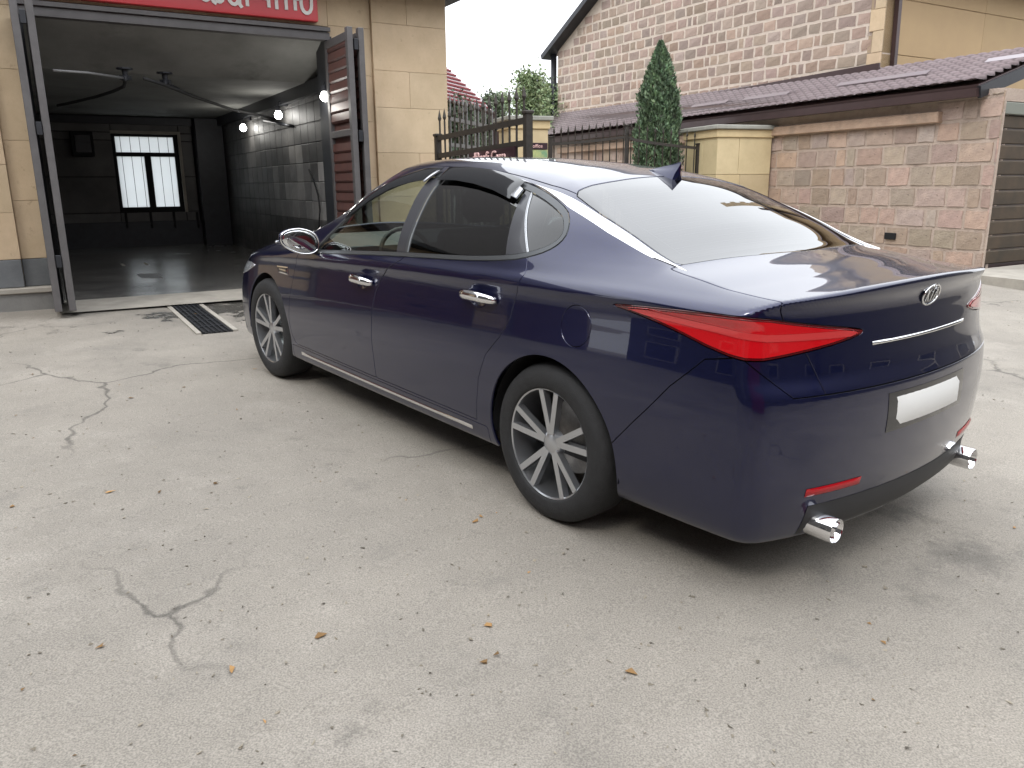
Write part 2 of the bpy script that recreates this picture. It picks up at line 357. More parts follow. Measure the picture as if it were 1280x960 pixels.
# rear window: tinted pane with fine heater lines
gm = glassmat('rear_glass', (.07, .08, .085), 1.82, .012); t = gm.node_tree; N_ = t.nodes; L_ = t.links
mat('mirror_glass', (.75, .77, .78), .01, 1)
m, t, b = nmat('tail_red'); b.inputs['Base Color'].default_value = (.50, .004, .008, 1); b.inputs['Roughness'].default_value = .08; b.inputs['Coat Weight'].default_value = 1; b.inputs['Specular IOR Level'].default_value = .7
mat('lamp_clear', (.55, .57, .6), .08, .4, coat=1); mat('plate_white', (.72, .72, .70), .4)
mat('tail_dark', (.10, .002, .004), .08, 0, coat=1); mat('tail_bar', (.62, .05, .05), .12, .2, coat=1)
m, t, b = nmat('reflector_red'); b.inputs['Base Color'].default_value = (.35, .005, .01, 1); b.inputs['Roughness'].default_value = .15

car = empty('parked_car', (0, 0, 0), label='glossy dark blue four-door saloon parked in the yard in front of the wash bay', cat='car')
S0 = car_surface()
belt_pts = [(2.10, .905), (1.949, .915), (1.543, .950), (1.147, .981), (.737, 1.007), (.499, 1.025), (.290, 1.050), (.195, 1.071), (.115, 1.100), (.072, 1.135), (.062, 1.175), (.085, 1.218), (.135, 1.258)]
DLO = belt_pts + [(.255, 1.300), (.376, 1.328), (.52, 1.352), (.85, 1.378), (1.20, 1.380), (1.42, 1.362), (1.60, 1.315), (1.76, 1.23), (1.90, 1.12), (2.02, 1.01), (2.09, .935)]
GLASS = [(.215, -.2), (.213, .174), (.208, .362), (.210, .50), (.195, .596), (.165, .630), (.08, .648), (-.017, .662), (-.236, .668), (-.40, .672), (-.425, .655), (-.437, .599), (-.495, .287), (-.526, .06), (-.53, -.2)]
WIND = [(1.86, -.2), (1.84, .2), (1.76, .44), (1.73, .52), (1.78, .60), (1.95, .68), (2.20, .755), (2.36, .775), (2.46, .74), (2.58, .62), (2.70, .42), (2.78, .2), (2.80, -.2)]
up_ok = lambda V: np.where(V[:, 2] > .93, 0, .5)
side_ok = lambda V: np.where(V[:, 1] > .35, 0, .5)
seals = []
# underside off, wheel arches out
_, S = cut(S0, S0[0][:, 2] - .215)
def arch(V, ax, r=.372):
    return np.maximum(np.hypot(V[:, 0] - ax, (V[:, 2] - .335)) - r, .45 - V[:, 1])
lips = []
for ax in (0.0, 2.805):
    _, S = cut(S, arch(S[0], ax))
# rear window, windscreen, roof
gl, S, st = cut_gap(S, lambda V: np.maximum(psdf(V[:, :2], GLASS), 1.03 - V[:, 2]) , .003); seals.append(st); rear_glass = gl
ws, S, st = cut_gap(S, lambda V: np.maximum(psdf(V[:, :2], WIND), .97 - V[:, 2]), .003); seals.append(st)
ROOF = [(2.2, -.3), (2.2, .50), (1.85, .47), (1.45, .485), (.84, .525), (.344, .605), (.15, .62), (.0, .62), (0, -.3)]
roof, S, st = cut_gap(S, lambda V: np.maximum(psdf(V[:, :2], ROOF), 1.2 - V[:, 2]), .003); seals.append(st)
# side glazing
dlo, S, st = cut_gap(S, lambda V: np.maximum(psdf(V[:, [0, 2]], smooth_poly(DLO, 1)), .35 - V[:, 1]), .0015)
inner, frame_, _ = cut_gap(dlo, lambda V: psdf(V[:, [0, 2]], smooth_poly(DLO, 1)) + .020, .0005)
def line_x(pts):
    """x of a boundary line as a function of z (points listed bottom to top)"""
    p = sorted(pts, key=lambda q: q[1]); f_ = lambda z: np.interp(z, [q[1] for q in p], [q[0] for q in p]); return f_
lf = line_x([(1.15, .90), (1.189, .985), (1.283, 1.301), (1.31, 1.40)]); lm = line_x([(1.07, .90), (1.092, .990), (1.167, 1.297), (1.19, 1.40)])
lr = line_x([(.30, .95), (.335, 1.055), (.443, 1.281), (.48, 1.36)]); lc = line_x([(.17, .95), (.206, 1.074), (.400, 1.30), (.46, 1.36)])
fw, rest = (lambda a: (a[1], a[0]))(cut(inner, inner[0][:, 0] - lf(inner[0][:, 2])))
bp, rest = (lambda a: (a[1], a[0]))(cut(rest, rest[0][:, 0] - lm(rest[0][:, 2]) - .012))
bt, rest = (lambda a: (a[1], a[0]))(cut(rest, rest[0][:, 0] - lm(rest[0][:, 2]) + .004))
rw, rest = (lambda a: (a[1], a[0]))(cut(rest, rest[0][:, 0] - lr(rest[0][:, 2])))
rc, qw = (lambda a: (a[1], a[0]))(cut(rest, rest[0][:, 0] - lc(rest[0][:, 2]) - .002))
qt, qw = (lambda a: (a[1], a[0]))(cut(qw, qw[0][:, 0] - lc(qw[0][:, 2]) + .004))
# wrap coordinate round the rear corner
wrap = lambda V: np.stack([-V[:, 0] + (.92 - V[:, 1]), V[:, 2]], 1)
TAIL = smooth_poly([(.315, .957), (.45, .970), (.70, .985), (.95, .992), (1.2, .962), (1.49, .930), (1.52, .915), (1.40, .893), (1.15, .868), (.95, .850), (.82, .862), (.60, .915), (.42, .945)], 1)
tail, S, st = cut_gap(S, lambda V: np.maximum(psdf(wrap(V), TAIL), np.where(V[:, 0] < 0, -1, 1)), .0025); seals.append(st)
def trunk_y(z): return np.interp(z, [.70, .80, .86, .95, 1.02, 1.05, 1.12], [.60, .63, .66, .735, .765, .755, .69])
trunk, S, st = cut_gap(S, lambda V: np.maximum.reduce([V[:, 1] - trunk_y(V[:, 2]), .735 - V[:, 2], V[:, 0] + .425]), .0028); seals.append(st)
BUMP = [(-2, -1), (.33, -1), (.33, .40), (.47, .56), (.62, .72), (.76, .835), (.90, .862), (1.02, .80), (1.15, .735), (4, .735), (4, -1)]
rb, S, st = cut_gap(S, lambda V: np.maximum(psdf(wrap(V), BUMP), V[:, 0] + .20), .0022); seals.append(st)
bonnet, S, st = cut_gap(S, lambda V: np.maximum.reduce([V[:, 1] - np.interp(V[:, 0], [2.2, 2.8, 3.3, 3.7], [.80, .79, .74, .62]), .66 - V[:, 2], 2.30 - V[:, 0]]), .0028); seals.append(st)
HEAD_L = [(3.02, .735), (3.15, .745), (3.60, .705), (3.78, .66), (3.78, .58), (3.55, .60), (3.25, .66)]
hl, S, st = cut_gap(S, lambda V: np.maximum(psdf(V[:, [0, 2]], HEAD_L), 1 - V[:, 0]), .0025); seals.append(st)
fb, S, st = cut_gap(S, lambda V: np.maximum(3.18 + .18 * (V[:, 2] - .45) - V[:, 0], V[:, 2] - .70), .0022); seals.append(st)
fcut = [(2.18, .965), (2.27, .89), (2.347, .79), (2.403, .61), (2.425, .45), (2.405, .36), (2.36, .315)]
bcut = [(1.092, 1.0), (1.125, .965), (1.22, .915), (1.30, .855), (1.35, .78), (1.372, .70), (1.375, .50), (1.37, .315)]
rcut = [(.206, 1.074), (.182, 1.008), (.200, .95), (.223, .90), (.245, .812), (.30, .73), (.385, .64), (.44, .52), (.465, .40), (.475, .315)]
fdoor, S, st = cut_gap(S, lambda V: np.maximum(psdf(V[:, [0, 2]], fcut + bcut[::-1] + [(1.15, 1.1), (1.15, .995), (2.0, .93)]), .40 - V[:, 1]), .0022); seals.append(st)
rdoor, S, st = cut_gap(S, lambda V: np.maximum(psdf(V[:, [0, 2]], [(x - .002, z) for x, z in bcut] + rcut[::-1] + [(.5, 1.12), (1.08, 1.08)]), .40 - V[:, 1]), .0022); seals.append(st)
sill, S, st = cut_gap(S, lambda V: np.maximum.reduce([V[:, 2] - .300, V[:, 0] - 2.42, .40 - V[:, 0]]), .0022); seals.append(st)
fender, S = (lambda a: (a[1], a[0]))(cut(S, S[0][:, 0] - 2.20 + np.where(S[0][:, 2] > 0.93, .0, .0)))
fuel, S, st = cut_gap(S, lambda V: np.maximum(np.hypot(V[:, 0] + .14, V[:, 2] - .85) - .078, .5 - V[:, 1]), .0018); seals.append(st)
# the parts
sheet('side_panel', S, 'car_paint', car, rm=.015); sheet('side_panel', mirror(S), 'car_paint', car, rm=.015)
sheet('roof_panel', both(roof), 'car_paint', car, rm=.012)
sheet('rear_window', both(rear_glass), 'rear_glass', car, off=-.002, rm=.004)
sheet('windscreen', both(ws), 'clear_glass', car, off=-.007, rm=.0)
tr_ = sheet('boot_lid', both(trunk), 'car_paint', car)
sheet('bonnet', both(bonnet), 'car_paint', car)
sheet('rear_bumper', both(rb), 'car_paint', car); sheet('front_bumper', both(fb), 'car_paint', car)
SIDE = {}
for sgn, mf in ((1, lambda q: q), (-1, mirror)):
    fd = sheet('front_door', mf(fdoor), 'car_paint', car); rd = sheet('rear_door', mf(rdoor), 'car_paint', car); SIDE[sgn] = (fd, rd)
    sheet('window_pane', mf(fw), 'clear_glass', fd, off=-.004, rm=0); sheet('window_pane', mf(rw), 'tint_glass', rd, off=-.004, rm=0)
    sheet('pillar_cover', mf(bp), 'pillar_grey', fd, rm=.004); sheet('pillar_cover', mf(rc), 'pillar_grey', rd, rm=.004)
    sheet('door_trim', mf(bt), 'satin_trim', rd, off=.003, rm=.006); sheet('door_trim', mf(qt), 'alloy', rd, off=.002, rm=.006)
    sheet('quarter_window', mf(qw), 'tint_glass', car, off=-.004, rm=0)
    sheet('window_surround', mf(frame_), 'satin_trim', car, off=.003, rm=.007)
    sheet('front_fender', mf(fender), 'car_paint', car); sheet('sill_panel', mf(sill), 'car_paint', car)
    tl_in, tl_out = cut(tail, psdf(wrap(tail[0]), TAIL) + .010); tlo = sheet('tail_lamp', mf(tl_out), 'tail_dark', car, off=.003, rm=.02)
    tl_c, tl_b = cut(tl_in, np.abs(tl_in[0][:, 2] - np.interp(wrap(tl_in[0])[:, 0], [.4, .8, 1.0, 1.5], [.958, .938, .925, .918])) - .011)
    sheet('lamp_lens', mf(tl_b), 'tail_red', tlo, off=.005, rm=.01); sheet('light_bar', mf(tl_c), 'tail_bar', tlo, off=.0065, rm=.006); sheet('headlamp', mf(hl), 'lamp_clear', car, off=.002, rm=.02)
    sheet('fuel_flap' if sgn == 1 else 'blanking_panel', mf(fuel), 'car_paint', car)
sv = [];
for st in seals:
    for q in (st, mirror(st)): sv.append((q[0] - q[1] * .009, q[1], q[2]))
n0 = 0; VV, NN, TT = [], [], []
for V, N, T in sv: VV.append(V); NN.append(N); TT.append(T + n0); n0 += len(V)
mesh_obj('shut_line_seals', np.concatenate(VV), np.concatenate(TT), 'gap_dark', car, True, np.concatenate(NN))
# surface point on the side, given x and z
def side_pt(x, z, off=0.0):
    lo, hi = .3, 1.1
    for _ in range(40):
        md = (lo + hi) / 2
        if F(np.array([x, md, z])) < 0: lo = md
        else: hi = md
    p = np.array([x, lo, z]); g = grad(p[None])[0]; return p + g * off
def top_pt(x, y, off=0.0):
    lo, hi = .7, 1.7
    for _ in range(40):
        md = (lo + hi) / 2
        if F(np.array([x, y, md])) < 0: lo = md
        else: hi = md
    p = np.array([x, y, lo]); g = grad(p[None])[0]; return p + g * off
def resample(P, n):
    P = np.array(P, float); d = np.r_[0, np.cumsum(np.linalg.norm(np.diff(P, axis=0), axis=1))]; s_ = np.linspace(0, d[-1], n)
    return np.stack([np.interp(s_, d, P[:, k]) for k in range(P.shape[1])], 1)
def ribbon(name, A, B, bulge, m_, parent, n=40, k=7, sg=1, base=0.001, thick=.006):
    """bulged strip lying on the body between two lines of surface points"""
    A = resample(A, n); B = resample(B, n); V = []; Fc = []
    for i in range(n):
        t0_ = np.linspace(0, 1, k + 1)[:, None]; PP = A[i] * (1 - t0_) + B[i] * t0_; GG = grad(PP); PP = PP - GG * F(PP)[:, None]
        for j in range(k + 1):
            t_ = j / k; p = PP[j]; g = GG[j]
            e = min(1, i / 3, (n - 1 - i) / 3)
            V.append(p + g * (base + bulge * math.sin(math.pi * t_) ** .6 * (e ** .5 if e > 0 else 0)))
    for i in range(n - 1):
        for j in range(k): a = i * (k + 1) + j; Fc.append((a, a + 1, a + k + 2, a + k + 1))
    V = np.array(V); V2 = V - grad(V) * thick; nV = len(V)
    ring = [j for j in range(k + 1)] + [(i * (k + 1) + k) for i in range(1, n)] + [((n - 1) * (k + 1) + j) for j in range(k - 1, -1, -1)] + [i * (k + 1) for i in range(n - 2, 0, -1)]
    for q in range(len(ring)): a, b_ = ring[q], ring[(q + 1) % len(ring)]; Fc.append((a, b_, nV + b_, nV + a))
    VA = np.concatenate([V, V2]) * [1, sg, 1]
    o = mesh_obj(name, VA, Fc, m_, parent, True); bm = bmesh.new(); bm.from_mesh(o.data); bmesh.ops.recalc_face_normals(bm, faces=bm.faces[:]); 
    bm.to_mesh(o.data); bm.free(); o.data.set_sharp_from_angle(angle=R(50)); return o
for sgn in (1, -1):
    ti = [top_pt(.62, .600), top_pt(.42, .618), top_pt(.25, .640), top_pt(.12, .655), top_pt(-.017, .670), top_pt(-.236, .677), top_pt(-.36, .683), top_pt(-.476, .697)]
    to = [side_pt(.62, 1.372), side_pt(.45, 1.343), side_pt(.28, 1.306), side_pt(.128, 1.262), side_pt(-.10, 1.186), side_pt(-.32, 1.114), side_pt(-.41, 1.092), top_pt(-.480, .700)]
    ribbon('roofline_trim', ti, to, .006, 'chrome', car, n=60, sg=sgn)
    # rain visors over both doors
    fd, rd = SIDE[sgn]
    va = [(1.86, 1.145), (1.72, 1.265), (1.58, 1.345), (1.42, 1.385), (1.25, 1.392)]; vb = [(1.85, 1.105), (1.70, 1.215), (1.56, 1.283), (1.40, 1.318), (1.27, 1.335)]
    ribbon('rain_visor', [side_pt(*q, .012) for q in va], [side_pt(*q, .012) for q in vb], .006, 'visor_glass', fd, sg=sgn, base=.016, thick=.002)
    va = [(1.21, 1.395), (1.05, 1.398), (.85, 1.390), (.66, 1.372), (.50, 1.345)]; vb = [(1.18, 1.335), (1.02, 1.337), (.84, 1.326), (.66, 1.305), (.495, 1.275)]
    ribbon('rain_visor', [side_pt(*q, .012) for q in va], [side_pt(*q, .012) for q in vb], .006, 'visor_glass', rd, sg=sgn, base=.016, thick=.002)
    va = [(.492, 1.322), (.452, 1.310)]; vb = [(.500, 1.284), (.447, 1.276)]
    ribbon('visor_end_cap', [side_pt(*q) for q in va], [side_pt(*q) for q in vb], .003, 'alloy', rd, n=8, sg=sgn, base=.022, thick=.008)
    va = [(1.262, 1.372), (1.235, 1.374)]; vb = [(1.288, 1.322), (1.272, 1.320)]
    ribbon('visor_end_cap', [side_pt(*q) for q in va], [side_pt(*q) for q in vb], .003, 'alloy', fd, n=8, sg=sgn, base=.022, thick=.008)
    # handles with their finger cups
    for (x0, x1, z0, z1, par) in ((1.60, 1.375, .822, .820, fd), (.585, .335, .877, .877, rd)):
        P = []; rr = []
        for q in np.linspace(0, 1, 15):
            x = x0 + (x1 - x0) * q; z = z0 + (z1 - z0) * q; lift = .006 + .036 * min(1, 4 * q, 4 * (1 - q)) ** .7
            P.append(side_pt(x, z + .004 * math.sin(math.pi * q), lift)); rr.append(.009 + .0065 * math.sin(math.pi * q) ** .5)
        mb = MB().tube(P, rr, 12); V = np.array(mb.v)
        cz = (z0 + z1) / 2 + .003; V[:, 2] = cz + (V[:, 2] - cz) * 1.45; mb.v = [tuple(v) for v in V * [1, sgn, 1]]; mb.build('handle', 'chrome', par, smooth=True)
        c = side_pt((x0 + x1) / 2 + .01, (z0 + z1) / 2 - .012); V = []; Fc = []; nr, nc = 7, 26
        for i in range(nr):
            for j in range(nc):
                rad = (i + .01) / (nr - 1); a = 2 * math.pi * j / nc; x = c[0] + .062 * rad * math.cos(a); z = c[2] + .036 * rad * math.sin(a)
                V.append((x, c[1], z))
        V = np.array(V); lo_ = np.full(len(V), .3); hi_ = np.full(len(V), 1.1)
        for _ in range(34):
            md = (lo_ + hi_) / 2; ins = F(np.stack([V[:, 0], md, V[:, 2]], 1)) < 0; lo_ = np.where(ins, md, lo_); hi_ = np.where(ins, hi_, md)
        V[:, 1] = lo_; V = (V + grad(V) * .0014) * [1, sgn, 1]
        for i in range(nr - 1):
            for j in range(nc): Fc.append((i * nc + j, i * nc + (j + 1) % nc, (i + 1) * nc + (j + 1) % nc, (i + 1) * nc + j))
        # dished cup: normals bent inwards
        g = grad(V * [1, sgn, 1]); rad = np.stack([(V[:, 0] - c[0]) / .062, np.zeros(len(V)), (V[:, 2] - c[2]) / .036], 1)
        g = g - rad * .55 * (1 - np.clip(np.linalg.norm(rad, axis=1, keepdims=True), 0, 1) ** 6) * 1.0; g /= np.linalg.norm(g, axis=1, keepdims=True)
        g = g * [1, sgn, 1]; mesh_obj('handle_cup', V, Fc, 'car_paint', par, True, g)
    # fender vent
    ribbon('fender_vent', [side_pt(2.63, .775), side_pt(2.45, .785)], [side_pt(2.60, .735), side_pt(2.44, .735)], .004, 'chrome', car, n=10, sg=sgn)
    ribbon('vent_slot', [side_pt(2.60, .768), side_pt(2.465, .777)], [side_pt(2.595, .760), side_pt(2.462, .764)], .002, 'black_gloss', car, n=8, sg=sgn, base=.0052)
    ribbon('vent_slot', [side_pt(2.59, .753), side_pt(2.460, .755)], [side_pt(2.585, .743), side_pt(2.455, .743)], .002, 'black_gloss', car, n=8, sg=sgn, base=.0052)
    # lower chrome strip on the sill
    ribbon('sill_trim', [side_pt(2.30, .275), side_pt(.52, .275)], [side_pt(2.30, .255), side_pt(.52, .255)], .004, 'chrome', car, n=30, sg=sgn)
    # mirror: housing, glass, lamp strip, foot
    def ell(cx_, cy_, cz_, rx, ry, rz_, n=20, mth=12, cutx=None):
        V = []; Fc = []
        for i in range(mth + 1):
            a = math.pi * i / mth
            for j in range(n):
                b_ = 2 * math.pi * j / n; sx_ = math.cos(a); k1 = math.sin(a)
                sq = lambda v: math.copysign(abs(v) ** .8, v)
                V.append((cx_ + rx * sx_, cy_ + ry * k1 * sq(math.cos(b_)), cz_ + rz_ * k1 * sq(math.sin(b_))))
        for i in range(mth):
            for j in range(n): Fc.append((i * n + j, i * n + (j + 1) % n, (i + 1) * n + (j + 1) % n, (i + 1) * n + j))
        return V, Fc
    V, Fc = ell(0, 0, 0, .085, .117, .075); V = np.array(V); V[:, 0] = np.where(V[:, 0] < 0, V[:, 0] * .25, V[:, 0])
    V[:, 2] *= 1 - .30 * np.clip((V[:, 1] + .0) / .128, -1, 1) ** 1 * 1.0 * (V[:, 1] > 0) ; V[:, 2] += .02 * V[:, 1] / .128
    mirror_c = np.array([2.06, .993, .983]); ang = R(-6)
    rotm = np.array([[math.cos(ang), -math.sin(ang), 0], [math.sin(ang), math.cos(ang), 0], [0, 0, 1]])
    hous = mesh_obj('wing_mirror', ((V @ rotm.T) + mirror_c) * [1, sgn, 1], Fc, 'car_paint', car, True)
    V2, F2 = ell(0, 0, 0, .02, .102, .063); V2 = np.array(V2); V2[:, 0] = -.018 + .25 * V2[:, 0]; V2[:, 2] *= 1 - .30 * np.clip(V2[:, 1] / .128, -1, 1) * (V2[:, 1] > 0); V2[:, 2] += .02 * V2[:, 1] / .128
    mesh_obj('mirror_glass', ((V2 @ rotm.T) + mirror_c) * [1, sgn, 1], F2, 'mirror_glass', hous, True)
    ring = []
    for j in range(40):
        b_ = 2 * math.pi * j / 40; sq = lambda v: math.copysign(abs(v) ** .8, v); y_ = .109 * sq(math.cos(b_)); z_ = .069 * sq(math.sin(b_)) * (1 - .30 * max(0, y_ / .128)) + .02 * y_ / .128
        ring.append(tuple(((rotm @ np.array([-.017, y_, z_])) + mirror_c) * [1, sgn, 1]))
    MB().tube(ring, .005, 6, closed=True).build('mirror_bezel', 'chrome', hous, smooth=True)
    MB().tube([tuple(((rotm @ np.array(q)) + mirror_c) * [1, sgn, 1]) for q in ((.02, .125, -.002), (.055, .095, -.004), (.078, .03, -.006))], .007, 8).build('indicator_strip', 'lamp_clear', hous, smooth=True)
    MB().tube([(2.10, sgn * .86, .925), (2.10, sgn * .91, .935), (2.10, sgn * .95, .955)], [.03, .024, .022], 10).build('mirror_foot', 'black_gloss', hous, smooth=True)
# exhaust, diffuser, plate and reflectors on the rear bumper
def rear_x(y, z):
    lo, hi = -1.4, -.5
    for _ in range(40):
        md = (lo + hi) / 2
        if F(np.array([md, y, z])) < 0: hi = md
        else: lo = md
    return hi
def rear_pad(name, y0, y1, z0, z1, m_, off=.004, par=None, n=12, k=4, inset=.0):
    V = []; Fc = []
    for i in range(n + 1):
        for j in range(k + 1):
            y = y0 + (y1 - y0) * i / n; z = z0 + (z1 - z0) * j / k; e = .0 if (i in (0, n) or j in (0, k)) else off; V.append((rear_x(y, z) - e - .0015, y, z))
    for i in range(n):
        for j in range(k): a = i * (k + 1) + j; Fc.append((a, a + 1, a + k + 2, a + k + 1))
    o = mesh_obj(name, V, Fc, m_, par or car, True); bm = bmesh.new(); bm.from_mesh(o.data); bmesh.ops.recalc_face_normals(bm, faces=bm.faces[:]); bm.to_mesh(o.data); bm.free(); return o
rear_pad('rear_diffuser', -.62, .62, .225, .345, 'black_matte', .012)
rear_pad('plate_recess', -.30, .30, .56, .70, 'black_gloss', .002)
rear_pad('number_plate', -.26, .26, .575, .685, 'plate_white', .008)
for s_ in (1, -1): rear_pad('bumper_reflector', s_ * .52 - .13, s_ * .52 + .13, .385, .415, 'reflector_red', .005)
for s_ in (1, -1): MB().lathe([(.045, .08), (.046, -.030), (.043, -.036), (.039, -.032), (.038, .06)], 28, (-1.035, s_ * .55, .262), 'x').build('exhaust_tip', 'chrome', car, angle=50); MB().lathe([(0, 0), (.036, 0), (.036, .01), (0, .01)], 20, (-1.03, s_ * .55, .262), 'x').build('exhaust_pipe', 'gap_dark', car)
rear_pad('boot_trim', -.36, .36, .868, .880, 'chrome', .006)
# badge on the boot lid
bx = rear_x(0, 1.015) - .007
by, bz = 0.0, 1.008; RY, RZ = .062, .037
slz = (rear_x(0, bz + .03) - rear_x(0, bz - .03)) / .06; tlt = math.atan(slz)          # lean of the lid face
def bp_(y, z, o): return (rear_x(y, bz) + slz * (z - bz) - o - .0035, y, z)
V = [bp_(0, bz, .0035)] + [bp_(RY * math.cos(a), bz + RZ * math.sin(a), .0035) for a in np.linspace(0, 2 * math.pi, 40, endpoint=False)] + [bp_(RY * math.cos(a), bz + RZ * math.sin(a), -.010) for a in np.linspace(0, 2 * math.pi, 40, endpoint=False)]
mesh_obj('emblem', V, [(0, 1 + i, 1 + (i + 1) % 40) for i in range(40)] + [(1 + i, 1 + (i + 1) % 40, 41 + (i + 1) % 40, 41 + i) for i in range(40)], 'black_gloss', tr_)
MB().tube([bp_(RY * math.cos(a), bz + RZ * math.sin(a), .004) for a in np.linspace(0, 2 * math.pi, 48, endpoint=False)], .0038, 8, closed=True).build('emblem_ring', 'chrome', tr_, smooth=True)
for ch, yo in (('K', .032), ('I', .003), ('\u039b', -.028)):
    o = text_mesh('emblem_letter', ch, .062, .002, 'chrome', tr_, (0, 0, 0), (0, 0, 0), bold=.0008, sx=.72)
    o.matrix_local = Matrix.Translation(bp_(by + yo, bz - .001, .0065)) @ Matrix.Rotation(tlt, 4, 'Y') @ Matrix.Rotation(R(-90), 4, 'Z') @ Matrix.Rotation(R(90), 4, 'X') @ Matrix.Diagonal((.60, 1, 1, 1))
# shark fin: low nose forward, tall swept blade behind
fin = []; Ff = []; qs = (-1, -.8, -.5, -.22, 0, .22, .5, .8, 1)
sec = [(.335, .004, .002), (.31, .016, .012), (.28, .025, .024), (.25, .031, .036), (.22, .035, .049), (.195, .037, .062), (.178, .037, .071), (.166, .036, .075)]
for x, wd, hh in sec:
    zb = top_pt(x, 0)[2] - .006
    for q in qs: fin.append((x - .018 * (1 - abs(q)) * (hh / .075), wd * (abs(q) ** 1.6) * (1 if q > 0 else -1), zb + .006 + (hh * (1 - abs(q)) ** .75 if abs(q) < 1 else -.006)))
nq = len(qs)
for i in range(len(sec) - 1):
    for j in range(nq - 1): Ff.append((i * nq + j, i * nq + j + 1, i * nq + j + nq + 1, i * nq + j + nq))
Ff.append(tuple(range(nq - 1, -1, -1)))
zb = top_pt(.14, 0)[2]; b0 = len(fin); l0 = (len(sec) - 1) * nq
for q in qs: fin.append((.160 - .012 * (1 - abs(q)), .030 * (abs(q) ** 1.2) * (1 if q > 0 else -1), zb + (.030 * (1 - abs(q)) if abs(q) < 1 else -.004)))
for j in range(nq - 1): Ff.append((l0 + j, l0 + j + 1, b0 + j + 1, b0 + j))
Ff.append(tuple(b0 + j for j in range(nq)))
fo = mesh_obj('roof_antenna', fin, Ff, 'car_paint', car, True); bm = bmesh.new(); bm.from_mesh(fo.data); bmesh.ops.recalc_face_normals(bm, faces=bm.faces[:]); bm.to_mesh(fo.data); bm.free(); fo.data.set_sharp_from_angle(angle=R(35))
# third brake light line and heater lines inside the rear window
hb = MB()
for q in np.linspace(.16, .90, 15):
    P = [];
    for y in np.linspace(-.58, .58, 13):
        x = (.20 * (1 - q) - .51 * q) + .16 * y * y * q; p = top_pt(x, y, -.007); P.append(p)
    hb.tube(P, .0011, 3, cap=False)
for s_ in (1, -1): hb.tube([top_pt(x, s_ * .585, -.007) for x in np.linspace(.10, -.36, 8)], .0016, 3, cap=False)
hb.build('heater_lines', 'alloy', car)
# wheels
def wheel(x, y, s_):
    wh = MB().lathe([(.0, -.02), (.155, -.02), (.155, .01), (.0, .01)], 28, (x, y - s_ * .05, .335)).build('wheel', 'brake_metal', car)
    pr = [(.232, -.105), (.245, -.112), (.285, -.114), (.318, -.100), (.333, -.070), (.335, 0), (.333, .070), (.318, .100), (.285, .114), (.245, .112), (.232, .105), (.232, -.105)]
    MB().lathe(pr, 56, (x, y, .335)).build('tyre', 'rubber', wh, smooth=True)
    r = MB().lathe([(.236, -.104), (.226, -.10), (.222, -.02), (.222, .02), (.226, .10), (.236, .106), (.238, .100)], 56, (x, y, .335))
    yo = y + s_ * .085; yi = y + s_ * .06
    r.lathe([(.0, s_ * .004), (.035, s_ * .004), (.050, -s_ * .006), (.058, -s_ * .03)], 24, (x, yo, .335))
    for k in range(5):
        for dl in (-.20, .20):
            a = 2 * math.pi * k / 5 + .3; a0 = a + dl * .5; a1 = a + dl
            p0 = (x + .04 * math.cos(a0), yo - s_ * .012, .335 + .04 * math.sin(a0)); p1 = (x + .228 * math.cos(a1), yo + s_ * .004, .335 + .228 * math.sin(a1))
            r.bar(p0, p1, .026, .030, up=(0, 1, 0))
    r.build('rim', 'alloy', wh, angle=35)
    arc_ = [(x + .380 * math.cos(a), .335 + .380 * math.sin(a)) for a in np.linspace(R(-8), R(188), 25)]
    V = [(a, y + s_ * o, c) for a, c in arc_ for o in (-.22, .085)]; mesh_obj('arch_liner', V, [(2 * i, 2 * i + 1, 2 * i + 3, 2 * i + 2) for i in range(24)], 'gap_dark', wh, True)
for x in (0.0, 2.805):
    for s_ in (1, -1): wheel(x, s_ * .800, s_)
# underbody and cabin
MB().box(-.85, 3.3, -.62, .62, .19, .26).build('underbody', 'gap_dark', car)
MB().box(-.40, 2.35, -.78, .78, .26, .32).build('cabin_floor', 'black_matte', car)
def seat(x, y, wd=.50, hr=True, h=.62):
    st_ = MB().rbox(x - .05, x + .48, y - wd / 2, y + wd / 2, .32, .52, .04).build('seat', 'seat_cloth', car, angle=40)
    bk = MB().poly([(x - .06, y - wd / 2 + .02, .48), (x + .10, y - wd / 2 + .02, .48), (x - .10, y - wd / 2 + .05, .48 + h), (x - .20, y - wd / 2 + .05, .48 + h)], (0, wd - .05, 0)).build('seat_back', 'seat_cloth', st_)
    mod = bk.modifiers.new('bevel', 'BEVEL'); mod.width = .04; mod.segments = 3
    if hr:
        hd = MB().rbox(x - .235, x - .125, y - .13, y + .13, .48 + h + .03, .48 + h + .21, .045).build('headrest', 'seat_cloth', st_, angle=60)
for y in (.37, -.37): seat(1.32, y)
seat(.42, 0, 1.30, False, .60)
for y in (.42, -.42): MB().rbox(.20, .30, y - .13, y + .13, 1.07, 1.20, .04).build('rear_headrest', 'seat_cloth', car, angle=60)
MB().rbox(-.44, .28, -.62, .62, 1.00, 1.04, .01).build('parcel_shelf', 'seat_cloth', car)
MB().poly([(1.98, -.74, .55), (2.05, -.74, .93), (2.20, -.74, .985), (2.62, -.74, .96), (2.62, -.74, .55)], (0, 1.48, 0)).build('dashboard', 'dash', car)
sw = MB().tube([(1.90 + .06 * math.sin(a), .37 + .185 * math.cos(a), .86 + .175 * math.sin(a)) for a in np.linspace(0, 2 * math.pi, 28, endpoint=False)], .014, 8, closed=True)
sw.bar((1.90, .20, .86), (1.90, .54, .86), .05, .02); sw.bar((1.92, .37, .86), (2.10, .37, .84), .07, .07); sw.build('steering_wheel', 'black_matte', car, smooth=True)
